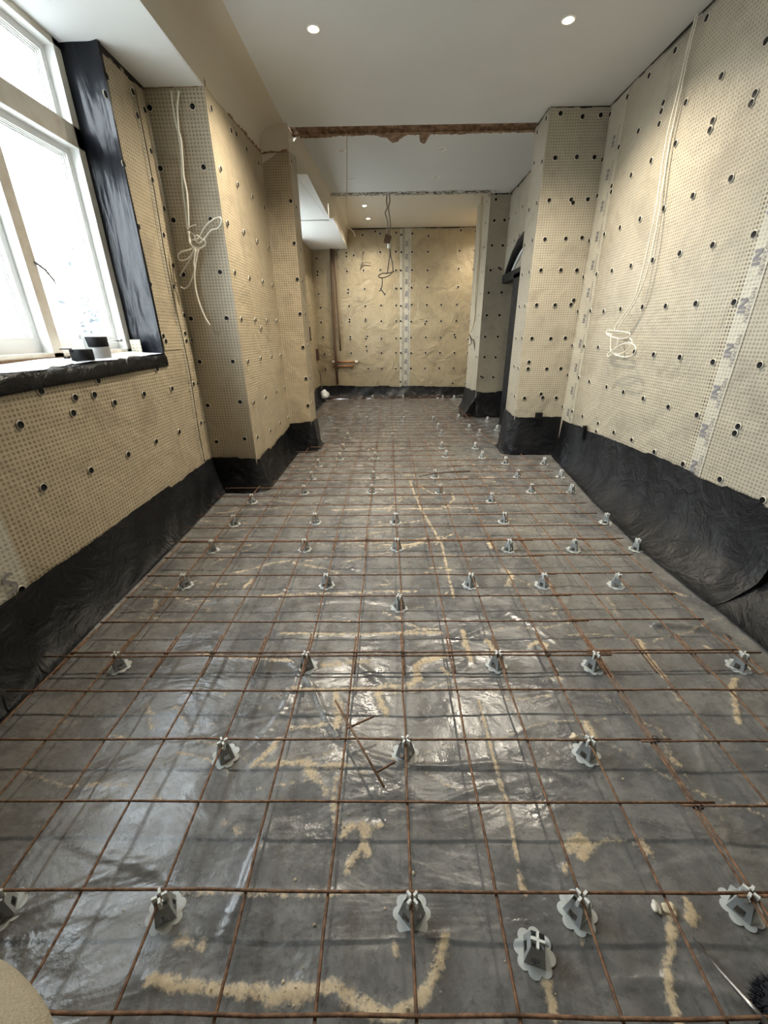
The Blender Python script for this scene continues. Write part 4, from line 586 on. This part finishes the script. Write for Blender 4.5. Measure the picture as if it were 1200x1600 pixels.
# ---------------------------------------------------------------- reinforcement mesh sheets
RW=.0037
def wire(name,parent,a,b_,m_=RUST,r=RW,wob=.003,seed=0):
    a,b_=Vector(a),Vector(b_); L=(b_-a).length; n=max(2,int(L/.16)); rr=random.Random(seed); d=(b_-a).normalized(); side=d.cross(Vector((0,0,1)))
    pts=[]
    for k in range(n+1):
        p=a.lerp(b_,k/n); e=0 if k in (0,n) else 1
        pts.append(p+side*rr.uniform(-wob,wob)*e+Vector((0,0,rr.uniform(-1,1)*wob*.5*e)))
    mb=MB(); mb.tube(pts,r,6); return mb.build(name,m_,parent,None,True)
def sheet(label,longs,ly,rows,rx,z,seed):
    root=empty('mesh_sheet',label,'reinforcement mesh',(0,0,0),0,'steel mesh sheets on the floor'); k=seed*100
    for x in longs: k+=1; wire('long_wire',root,(x,ly[0]+random.uniform(-.01,.01),z),(x,ly[1]+random.uniform(-.01,.01),z),seed=k)
    for y in rows:
        k+=1
        x0,x1=rx(y) if callable(rx) else rx
        wire('cross_wire',root,(x0,y,z+.0068),(x1,y,z+.0068),seed=k)
    return root
gx=lambda x0,a,b_: [x0+.2*i for i in range(a,b_+1)]
sheet('rusty steel mesh sheet under the tee-shaped offcut, nearest on the window side',gx(.048,-7,4),(-.02,1.445),[.139,.339,.534,.737,.932,1.134,1.314],(-1.455,.912),.060,1)
sheet('rusty steel mesh sheet in mid room, second from the near edge on the window side',gx(.057,-7,4),(1.215,2.43),[1.334+.2*k for k in range(6)],(-1.355,.918),.060,2)
sheet('narrow rusty steel mesh sheet nearest the camera along the bulging black upstand',[.862,1.062,1.262,1.462],(.10,1.44),[.327,.527,.729,.926,1.134,1.326],(.815,1.53),.060,3)
sheet('narrow rusty mesh sheet beside the upstand, below the coiled cable',[.842,1.045,1.245,1.432],(1.22,2.42),[1.343+.2*k for k in range(6)],(.822,1.447),.060,4)
sheet('rusty steel mesh sheet on the floor beside the window-side pier',gx(.048,-6,3),(2.23,3.42),[2.346+.2*k for k in range(6)],lambda y:(-1.43 if y<3.35 else -1.08,.83),.060,5)
sheet('narrow rusty mesh sheet in front of the right pier, against the upstand',[.65,.85,1.05,1.25,1.45],(2.25,4.40),[2.352+.2*k for k in range(10)],lambda y:(.60,1.50+.05*(y-2.3)),.060,6)
sheet('rusty steel mesh sheet between the two wall piers',gx(.048,-5,2),(3.23,5.02),[3.338+.2*k for k in range(8)],(-1.06,.72),.060,7)
sheet('rusty steel mesh sheet beyond the piers, under the ceiling slot',gx(.055,-4,6),(4.75,6.80),[4.946+.2*k for k in range(10)],(-.84,1.34),.060,8)
sheet('farthest rusty steel mesh sheet below the taped end wall',gx(.048,-6,6),(6.62,9.02),[6.755+.2*k for k in range(12)],lambda y:(-1.25,1.22),.060,9)
def tie(x,y,z,group='tie'):
    rr=random.Random(int(x*999)+int(y*777)); mb=MB(); pts=[]
    for k in range(16):
        th=k*1.1; pts.append((x+.009*math.cos(th)+rr.uniform(-.003,.003),y+.010*math.sin(th*.7),z+.007*math.sin(th)+.003))
    pts+=[(x+.02,y-.006,z+.012),(x+.032,y-.012,z+.016)]
    mb.tube(pts,.0013,4)
    o=mb.build('tie_wire',TIE,None); return o
TIES=[(.052,1.324,'knot of black tie wire on the doubled mesh bar by the middle'),(.65,1.324,'knot of black tie wire one spacer nearer the bulging upstand'),(-.748,1.324,'knot of black tie wire on the doubled bar nearest the window'),(-.15,2.345,'knot of black tie wire on the second doubled bar'),(.25,2.345,'knot of black tie wire left of the black upstand on the second doubled bar'),(.86,.727,'knot of black tie wire where two mesh sheets lap near the camera'),(.862,.93,'knot of black tie wire at the sheet lap, one bar farther')]
for x,y,l in TIES:
    o=tie(x,y,.066); tag(o,l,'tie wire','tie wire knots')
# loose offcut lying on the mesh, twig of wire
oc=empty('mesh_offcut','loose rusty mesh offcut of three bars lying across the near mesh','steel offcut',(0,0,0))
for a,b_ in (((-.200,1.082,.074),(-.021,.774,.074)),((-.146,.974,.0668),(-.059,1.02,.0668)),((-.048,.82,.0668),(.012,.855,.0668))): wire('cut_bar',oc,a,b_,wob=.0004,r=.0038)
o=MB().tube(smooth_path([(.279,3.591,.076),(.385,3.644,.082),(.46,3.69,.074),(.6,3.70,.086),(.78,3.75,.076)]),.004,5).build('wire_offcut',TIE,None,None,True); tag(o,'dark bent wire offcut lying on the mesh before the right pier','steel offcut')

# ---------------------------------------------------------------- plastic mesh spacers
n=64; fl=MB(); outl=[]
for k in range(n):
    th=2*math.pi*k/n; rr=.0375+.0085*abs(math.cos(4*th))**.8; outl.append((rr*math.cos(th),rr*math.sin(th)))
inn=[(.020*math.cos(2*math.pi*k/n),.020*math.sin(2*math.pi*k/n)) for k in range(n)]
o0=[(x,y,0) for x,y in outl]; o1=[(x,y,.0028) for x,y in outl]; i1=[(x,y,.0028) for x,y in inn]
fl.poly(o0+o1+i1,[(k,(k+1)%n,n+(k+1)%n,n+k) for k in range(n)]+[(n+k,n+(k+1)%n,2*n+(k+1)%n,2*n+k) for k in range(n)])
FLANGE=fl.mesh('base_flange'); FLANGE.materials.append(SPACER)
bd=MB(); c4=lambda r,z,a0=0: [Vector((r*math.cos(a0+math.pi/2*k),r*math.sin(a0+math.pi/2*k),z)) for k in range(4)]
for sgn,sh in ((1,0),(-1,.0022)):
    lo=c4(.0335-sh,.0028); hi=c4(.0205-sh,.056)
    for k in range(4):
        a,b_,c,d=lo[k],lo[(k+1)%4],hi[(k+1)%4],hi[k]
        P_=lambda u,v: (a.lerp(b_,u)).lerp(d.lerp(c,u),v)
        us=[0,.26,.74,1]; vs=[0,.05,.45,1]
        pts=[P_(u,v) for v in vs for u in us]
        fs=[(j*4+i,j*4+i+1,j*4+i+5,j*4+i+4) for j in range(3) for i in range(3) if not (i==1 and j==1)]
        if sgn<0: fs=[f[::-1] for f in fs]
        bd.poly(pts,fs)
m,nt,b=mat('spacer_body_plastic',(0.30,0.315,0.31),0.5); BODY=bd.mesh('spacer_body'); BODY.materials.append(m)
pr=MB()
for zz in [0]:
    pr.box((.0050,-.0029,.050),(.0165,.0029,.0765)); pr.box((.0125,-.0042,.050),(.0160,.0042,.066))
PR=pr.mesh('prong'); PR.materials.append(PRONG)
BAR=MB().box((-.015,-.0025,.046),(.015,.0025,.060)).mesh('cross_bar'); BAR.materials.append(PRONG)
ORD=['first','second','third','fourth','fifth','sixth','seventh','eighth']
def spacer(x,y,label,rz,loose=False):
    t=empty('mesh_spacer',label,'mesh spacer',(x,y,max(0,fz(x,y))-.0008),rz,'plastic spacers under the steel mesh')
    for me in (FLANGE,BODY):
        o=bpy.data.objects.new(me.name,me); COL.objects.link(o); o.parent=t
    if loose:
        for a in (0,math.pi/2):
            o=bpy.data.objects.new('cross_bar',BAR); COL.objects.link(o); o.parent=t; o.rotation_euler=(0,0,math.pi/4+a)
        return t
    for k in range(4):
        o=bpy.data.objects.new('prong',PR); COL.objects.link(o); o.parent=t; o.rotation_euler=(0,0,math.pi/4+math.pi/2*k)
    return t
sps=[]
for x,y in D['spacers']:
    gxx=min(gx(.048,-8,9),key=lambda v:abs(v-x))
    if abs(gxx-x)<.06 and y<6.8: x=gxx
    sps.append((x,y))
rows=[]
for p in sorted(sps,key=lambda q:q[1]):
    if rows and p[1]-rows[-1][-1][1]<.09: rows[-1].append(p)
    else: rows.append([p])
RN=['nearest','second nearest','third nearest','fourth nearest','fifth nearest','sixth nearest','seventh nearest','eighth nearest','ninth nearest','tenth nearest']+['%s from the near edge'%s for s in ('eleventh','twelfth','thirteenth','fourteenth','fifteenth','sixteenth','seventeenth','eighteenth','nineteenth','twentieth','twenty-first','twenty-second','twenty-third','twenty-fourth','twenty-fifth')]
for i,rw in enumerate(rows):
    rw.sort()
    for j,(x,y) in enumerate(rw):
        nm=RN[i] if i<len(RN) else 'far'
        rown=('in the %s row of spacers'%nm) if 'from' not in nm else '%s'%('in the '+nm.replace(' from',' spacer row from'))
        if len(rw)==1: lab='grey plastic mesh spacer alone '+rown
        else: lab='grey spacer, %s from the window side %s'%(ORD[j],rown)
        spacer(x,y,lab,random.uniform(-.35,.35) if (i,j)!=(0,2) else 0.0)
spacer(.322,.452,'loose grey spacer with no bar on it, nearest the camera',.5,True)

# ---------------------------------------------------------------- grains and crumbs of sand on the sheet
mb=MB(); rr=random.Random(5); cand=np.argwhere(sand>.75); cand=cand[(YY[cand[:,0],cand[:,1]]<1.6)]
for k in range(420):
    if k<260: i,j=cand[rr.randrange(len(cand))]; x,y=XX[i,j]+rr.uniform(-.012,.012),YY[i,j]+rr.uniform(-.012,.012)
    else: x,y=rr.uniform(-1.2,1.4),rr.uniform(.3,1.7)
    s=rr.uniform(.0010,.0030) if rr.random()<.93 else rr.uniform(.003,.0055)
    z=fz(x,y)+s*.5; c=[Vector((rr.uniform(.7,1.2)*a*s,rr.uniform(.7,1.2)*b_*s,rr.uniform(.5,1)*c_*s)) for a,b_,c_ in ((1,0,0),(-1,0,0),(0,1,0),(0,-1,0),(0,0,1),(0,0,-1))]
    mb.poly([p+Vector((x,y,z)) for p in c],[(0,2,4),(2,1,4),(1,3,4),(3,0,4),(2,0,5),(1,2,5),(3,1,5),(0,3,5)])
o=mb.build('sand_grains',GRAIN,None,'stuff'); o['label']='scattered pale sand grains and crumbs on the black floor sheet'; o['category']='sand'
def lump(name,label,cat,loc,r_,m_,seed,parts=1):
    bm=bmesh.new(); bmesh.ops.create_icosphere(bm,subdivisions=3,radius=1); rr=np.random.default_rng(seed)
    for v in bm.verts:
        c=v.co; k=1+.22*float(vn(np.array(c.x*4),np.array(c.y*4+c.z*3),seed)); v.co=Vector((c.x*r_[0]*k,c.y*r_[1]*k,max(c.z,-.3)*r_[2]*k))
    me=bpy.data.meshes.new(name); bm.to_mesh(me); bm.free(); o=link(name,me,m_); o.location=loc
    for p in me.polygons: p.use_smooth=True
    return tag(o,label,cat)
lump('stone_chip','small white stone chip beside the crumbly sand streak','stone',(.640,.530,.008),(.009,.013,.007),RIM,3)
lump('sand_lump','crumbly lump of sand by the white stone chip','sand lump',(.672,.528,.006),(.017,.013,.010),GRAIN,4)
lump('sand_lump','crumbly lump of damp sand behind a spacer in the second row','sand lump',(.632,.985,.006),(.016,.014,.012),GRAIN,5)

# ---------------------------------------------------------------- cloth bundle and brush in the near corners
bm=bmesh.new(); bmesh.ops.create_icosphere(bm,subdivisions=5,radius=1)
for v in bm.verts:
    c=v.co.copy(); k=1+.03*float(vn(np.array(c.x*3),np.array(c.y*3+c.z*2),2)); v.co=Vector((math.copysign(abs(c.x)**.8,c.x)*.20*k,math.copysign(abs(c.y)**.8,c.y)*.17*k,(max(c.z,-.55)+.55)*.085*k))
me=bpy.data.meshes.new('cloth_bundle'); bm.to_mesh(me); bm.free()
for p in me.polygons: p.use_smooth=True
o=link('cloth_bundle',me,CLOTH); o.location=CLOTH_LOC; o.rotation_euler=(0,0,-.45); tag(o,'fuzzy beige cloth bundle lying on the floor at the near corner','cloth')
br=empty('brush','black fuzzy brush with a tapering steel rod in the near corner','brush',(.77,.33,0))
mb=MB(); mb.tube([(-.076,.146,.006),(-.07,.09,.030),(-.060,.035,.056),(-.052,.0,.070)],[.0016,.0035,.0055,.0065],8); mb.build('steel_rod',STEEL,br,None,True)
mb=MB(); rr=random.Random(3)
hc=Vector((.0,.02,.055))
for k in range(900):
    d=Vector((rr.gauss(0,1),rr.gauss(0,1),rr.gauss(0,1))).normalized(); a=hc+Vector((d.x*.042,d.y*.040,d.z*.036)); b_=hc+Vector((d.x*.056,d.y*.054,d.z*.046))+Vector((rr.uniform(-.006,.006),rr.uniform(-.006,.006),rr.uniform(-.004,.004)))
    if b_.z<.003: continue
    s=d.orthogonal().normalized()*.0016; mb.poly([a+s,a-s,b_],[(0,1,2)])
o=mb.build('bristles',FUZZ,br); o['kind']='stuff'
bm=bmesh.new(); bmesh.ops.create_icosphere(bm,subdivisions=3,radius=1)
for v in bm.verts: v.co=hc+Vector((v.co.x*.044,v.co.y*.042,v.co.z*.038))
me=bpy.data.meshes.new('brush_head'); bm.to_mesh(me); bm.free(); link('brush_head',me,FUZZ,br)
mb=MB(); mb.lathe([(0,.0),(.016,.002),(.020,.012),(.018,.03),(.014,.04)],16,(.022,-.030,.075)); mb.build('ferrule',GREYT,br,None,True)

# ---------------------------------------------------------------- things on the window sill
def roll(name,label,x,y,z,ro,ri,h,m_,group=None,extra=None):
    mb=MB(); mb.lathe([(ri,h),(ro-.002,h),(ro,h-.003),(ro,.003),(ro-.002,0),(ri,0),(ri,h)],36); o=mb.build('tape_roll',m_,None,None,True); o.location=(x,y,z); tag(o,label,'tape roll',group)
    mb=MB(); mb.lathe([(ri+.0005,h-.001),(ri-.003,h-.001),(ri-.003,.001),(ri+.0005,.001)],28); mb.build('cardboard_core',GREYT,o,None,True)
    return o
r1=roll('tape_roll','squat black tape roll on the window sill, in front',-1.612,2.29,1.178,.052,.036,.055,PLUG,'tape rolls on the sill')
mb=MB(); mb.box((-.056,-.075,.056),(-.012,-.045,.061)); mb.box((-.05,-.07,.012),(-.03,-.05,.02)); mb.build('loose_end',PLUG,r1)
r2=roll('tape_roll','grey tape roll on the sill, under a black one',-1.640,2.475,1.180,.056,.038,.060,GREYT,'tape rolls on the sill')
r3=roll('tape_roll','black tape roll stacked on the grey roll on the sill',-1.642,2.473,1.2405,.058,.038,.052,PLUG,'tape rolls on the sill')
mb=MB(); G=[[[-1.685+.02*math.cos(t)+.03*k,2.40+.035*k+.01*t,1.22+.09*math.sin(t)] for k in np.linspace(0,1,3)] for t in np.linspace(0,2.4,9)]; mb.quadgrid(np.array(G)); 
o=mb.build('plastic_wrapper',CLEAR,None,None,True); tag(o,'curl of clear plastic wrapper behind the sill tape rolls','wrapper')
mb=MB(); wall_face(mb,'y',2.975,-1.745,-1.675,1.188,1.272,(),.001,.02); o=mb.build('membrane_offcut',MEM_R); tag(o,'small cream square of dimpled membrane leaning in the window corner','membrane offcut')

# ---------------------------------------------------------------- cables
C=D['cables']
def pull(key,dx0,dx1):   # the cable hangs clear of the wall, more so lower down
    n_=len(C[key])
    for i,p in enumerate(C[key]):
        d=dx0+(dx1-dx0)*i/(n_-1); p[0]-=d; p[1]-=d*p[1]/1.9; p[2]+=d*(1.29-p[2])/1.9
for k_ in ('right_a','right_b'): pull(k_,0,.045)
for k_ in ('right_loop1','right_loop2','right_loop3','right_loop4'): pull(k_,.045,.05)
def cabthing(label,cat,parts,name='hanging_cable',group=None):
    p0=C[parts[0][0]][0]; t=empty(name,label,cat,p0)
    for key,nm,r_,m_ in parts:
        pts=[Vector(p)-Vector(p0) for p in C[key]]; mb=MB(); mb.tube(smooth_path(pts,5),r_,7); mb.build(nm,m_,t,None,True)
    return t
cabthing('white cable down the right wall to a loose coil, second strand on its shadow line','cable',[('right_a','cable',.0044,CABLE),('right_b','cable',.0044,CABLE),('right_loop1','cable_loop',.0044,CABLE),('right_loop2','cable_loop',.0044,CABLE),('right_loop3','cable_loop',.0044,CABLE),('right_loop4','cable_core',.003,CABLEG)])  # one of the two long strands stands in for the cable's shadow
cabthing('white cables knotted in a bow on the window-side pier','cable',[('left_a','cable',.0055,CABLE),('left_b','cable',.0055,CABLE)]+[('left_loop%d'%k,'cable_loop',.0052,CABLE) for k in range(1,6)]+[('left_tail','cable',.0052,CABLE),('left_cores1','cable_core',.0025,CABLEG),('left_cores2','cable_core',.0025,CABLEG),('left_core3','cable_core',.004,CABLEG),('left_core4','cable_core',.0025,CABLE)])
cabthing('thin straight cord hanging from the torn ceiling slot','cord',[('mid_cord','cord',.0045,CABLET)],'ceiling_flex')
cabthing('short curled white cord on the far bulkhead','cord',[('far_loop_cord','cord',.010,CABLE)],'ceiling_flex')
pe=cabthing('dark pendant flex with a junction block and looped ends in mid room','cable',[('pend_'+k,'flex',.008,CABLEG) for k in 'abcdefg'],'pendant_flex')
p0=Vector(C['pend_a'][0]); ce=Vector(C['pend_a'][-1])-p0
mb=MB(); mb.box((-.055,-.03,-.07),(.035,.03,.03),Matrix.Rotation(.3,3,'Y'),ce+Vector((.012,0,-.03))); mb.build('junction_block',PIPE,pe)
mb=MB(); mb.lathe([(.012,-.06),(.03,-.05),(.03,.0),(.02,.012),(.0,.012)],12,ce+Vector((.02,0,-.10))); mb.build('lamp_holder',CABLE,pe,None,True)
cabthing('pair of tan cables hanging beside the farthest right pier','cable',[('farright_a','cable',.008,CABLET),('farright_b','cable',.008,CABLET),('farright_c','cable',.011,CABLEG),('farright_d','cable',.008,CABLEG)])

# ---------------------------------------------------------------- pipes, socket box at the far end
def pipe(name,label,pts,r_,m_,caps=None,cat='pipe'):
    mb=MB(); mb.tube(pts,r_,10); o=mb.build(name,m_,None,None,True); tag(o,label,cat)
    if caps:
        for c in caps: mb=MB(); mb.tube(c,r_*1.7,10); mb.build('pipe_cap',RIM,o,None,True)
    return o
pipe('waste_pipe','brown pipe running full height down the far window-side corner',[(-1.075,9.13,2.78),(-1.085,9.13,2.0),(-1.10,9.13,1.0),(-1.09,9.13,.30)],.026,PIPE)
pipe('slanting_pipe','thinner dark pipe slanting beside the tall brown one',[(-1.02,9.10,2.77),(-1.01,9.10,2.2),(-1.0,9.10,1.5),(-.985,9.10,.97)],.017,PIPE)
pipe('copper_pipe','copper pipe with white capped ends low in the far corner',[(-1.16,9.172,.755),(-.90,9.172,.75),(-.66,9.172,.75)],.017,COPPER,[((-1.18,9.172,.755),(-1.12,9.172,.755)),((-.70,9.172,.75),(-.64,9.172,.75))])
pipe('copper_pipe','plain copper pipe just below the capped one',[(-1.18,9.175,.66),(-.95,9.175,.665),(-.73,9.175,.67)],.015,COPPER)
sb=MB(); sb.box((-1.468,8.93,.80),(-1.435,9.10,1.02)); 
m,nt,b=mat('red_brown_box',(.09,.035,.025),.6); o=sb.build('socket_box',m); tag(o,'dark red-brown socket box low on the far window-side wall','socket box')
mb=MB(); mb.tube(smooth_path([(-1.434,9.0,.90),(-1.36,9.05,.91),(-1.28,9.1,.86),(-1.2,9.13,.87),(-1.14,9.12,.90)]),.008,6); mb.build('box_cable',CABLEG,o,None,True)
sb=MB(); sb.box((-1.475,8.21,1.18),(-1.44,8.30,1.42)); o=sb.build('wall_switch',PLUG); tag(o,'small black switch box beside the far window','switch')
mb=MB(); mb.tube(smooth_path([(-1.46,9.0,.62),(-1.43,9.05,.5),(-1.44,9.1,.42),(-1.43,9.1,.30),(-1.44,9.09,.2)]),.01,6); o=mb.build('short_cable',CABLEG,None,None,True); tag(o,'short dark cable tail rising from the far corner upstand','cable')
mb=MB(); mb.tube(smooth_path([(-.47,9.16,2.74),(-.48,9.15,2.6),(-.52,9.15,2.48),(-.45,9.15,2.55),(-.33,9.15,2.54)]),.008,5); o=mb.build('wire_tail',CABLEG,None,None,True); tag(o,'small dark wire tail sticking out high on the far wall','wire')
lump('plastic_scrap','shiny crumpled polythene scrap in the far window-side corner','plastic scrap',(-1.33,8.75,.12),(.10,.09,.11),CHROME if False else CLEAR,8)

# ---------------------------------------------------------------- downlights
def downlight(label,x,y,z,lit,energy=0,r_=.042):
    t=empty('downlight',label,'ceiling light',(x,y,z),0,'recessed ceiling lights')
    mb=MB(); mb.lathe([(r_*.72,.004),(r_*.76,-.004),(r_,-.005),(r_*1.06,-.001),(r_*1.06,.0)],28); mb.build('bezel',BEZ,t,None,True)
    mb=MB(); mb.lathe([(0,-.001),(r_*.5,-.0015),(r_*.74,.002)],24); mb.build('lens',LLIT if lit else LOFF,t,None,True)
    if lit:
        l=bpy.data.lights.new('downlight_beam','SPOT'); l.energy=energy; l.color=(1,.90,.74); l.spot_size=math.radians(SPOT_DEG); l.spot_blend=1.0; l.shadow_soft_size=.04
        o=bpy.data.objects.new('downlight_beam',l); COL.objects.link(o); o.parent=t; o.location=(0,0,-.03)
downlight('lit ceiling light over the near mesh, on the window side',-.455,3.56,3.05,True,E_NEAR)
downlight('lit ceiling light near the right wall cable',1.125,3.53,3.05,True,E_NEAR)
for x,y,l in ((-.47,5.42,'unlit ceiling light nearest the hanging cord, just past the torn slot'),(-.45,6.28,'unlit ceiling light above the far bulkhead corner'),(.575,5.43,'unlit ceiling light past the slot, on the right pier side'),(.60,6.27,'unlit ceiling light farther in, on the right pier side')): downlight(l,x,y,3.05,False,0,.05)
downlight('lit ceiling light in the far bay, nearer of the pair',-.35,7.72,3.115,True,E_FAR)
downlight('lit ceiling light in the far bay, nearest the end wall',-.33,8.50,3.115,True,E_FAR)
downlight('lit ceiling light in the far bay behind the pier corner',1.80,8.55,3.115,True,E_FAR)

# ---------------------------------------------------------------- outdoors seen through the window
mb=MB(); rr=random.Random(9)
G=[]
for i in range(14):
    row=[]
    for j in range(9):
        t=j/8; row.append([-6.4+.3*rr.uniform(-1,1),6.6+.34*i*.5+.05*rr.uniform(-1,1),-.5+ (2.1+ .9*math.sin(i/13*math.pi))*t+.1*rr.uniform(-1,1)])
    G.append(row)
o=bpy.data.objects.new('garden_tree',None); COL.objects.link(o); o.location=(-5.6,9.3,0); tag(o,'pale bare tree outside the window, behind the sash','tree')
mb=MB(); mb.tube([(0,0,-.5),(.02,0,.8),(.0,.05,2.2)],[.14,.11,.05],8); mb.build('trunk',OUTST,o,None,True)
mb=MB()
for k in range(60):
    a=Vector((rr.uniform(-.1,.1),rr.uniform(-.1,.1),rr.uniform(.5,2.1))); d=Vector((rr.gauss(0,.5),rr.gauss(0,.6),rr.uniform(-.1,.5))); mb.tube([a,a+d*.5+Vector((0,0,.05)),a+d],[.02,.014,.005],5)
mb.build('branches',OUTST,o,None,True)
mb=MB()
for k in range(700):
    c=Vector((rr.gauss(0,.35),rr.gauss(0,.38),1.35+rr.gauss(0,.42))); s=rr.uniform(.03,.07); u=Vector((rr.gauss(0,1),rr.gauss(0,1),rr.gauss(0,1))).normalized()*s; v=u.orthogonal().normalized()*s*.6; mb.poly([c-u,c+v,c+u,c-v],[(0,1,2,3)])
q=mb.build('leaves',LEAF,o); q['kind']='stuff'
mb=MB()
for k in range(40):
    c=Vector((-4.6+rr.uniform(-.5,.5),5.8+rr.uniform(-1.1,1.1),.55+rr.uniform(0,.35))); mb.box((-.14,-.2,-.07),(.14,.2,.07),Matrix.Rotation(rr.uniform(0,3),3,'Z')@Matrix.Rotation(rr.uniform(-.5,.5),3,'X'),c)
o=mb.build('rubble_heap',OUTST,None,'stuff'); o['label']='pale heap of rubble outside below the window'; o['category']='rubble'
mb=MB(); flat(mb,-40,-1.9,-30,40,-.3,step=8); 
m,nt,b=mat('outdoor_ground',(.30,.31,.31),.9); S(mb,'ground',m,False)
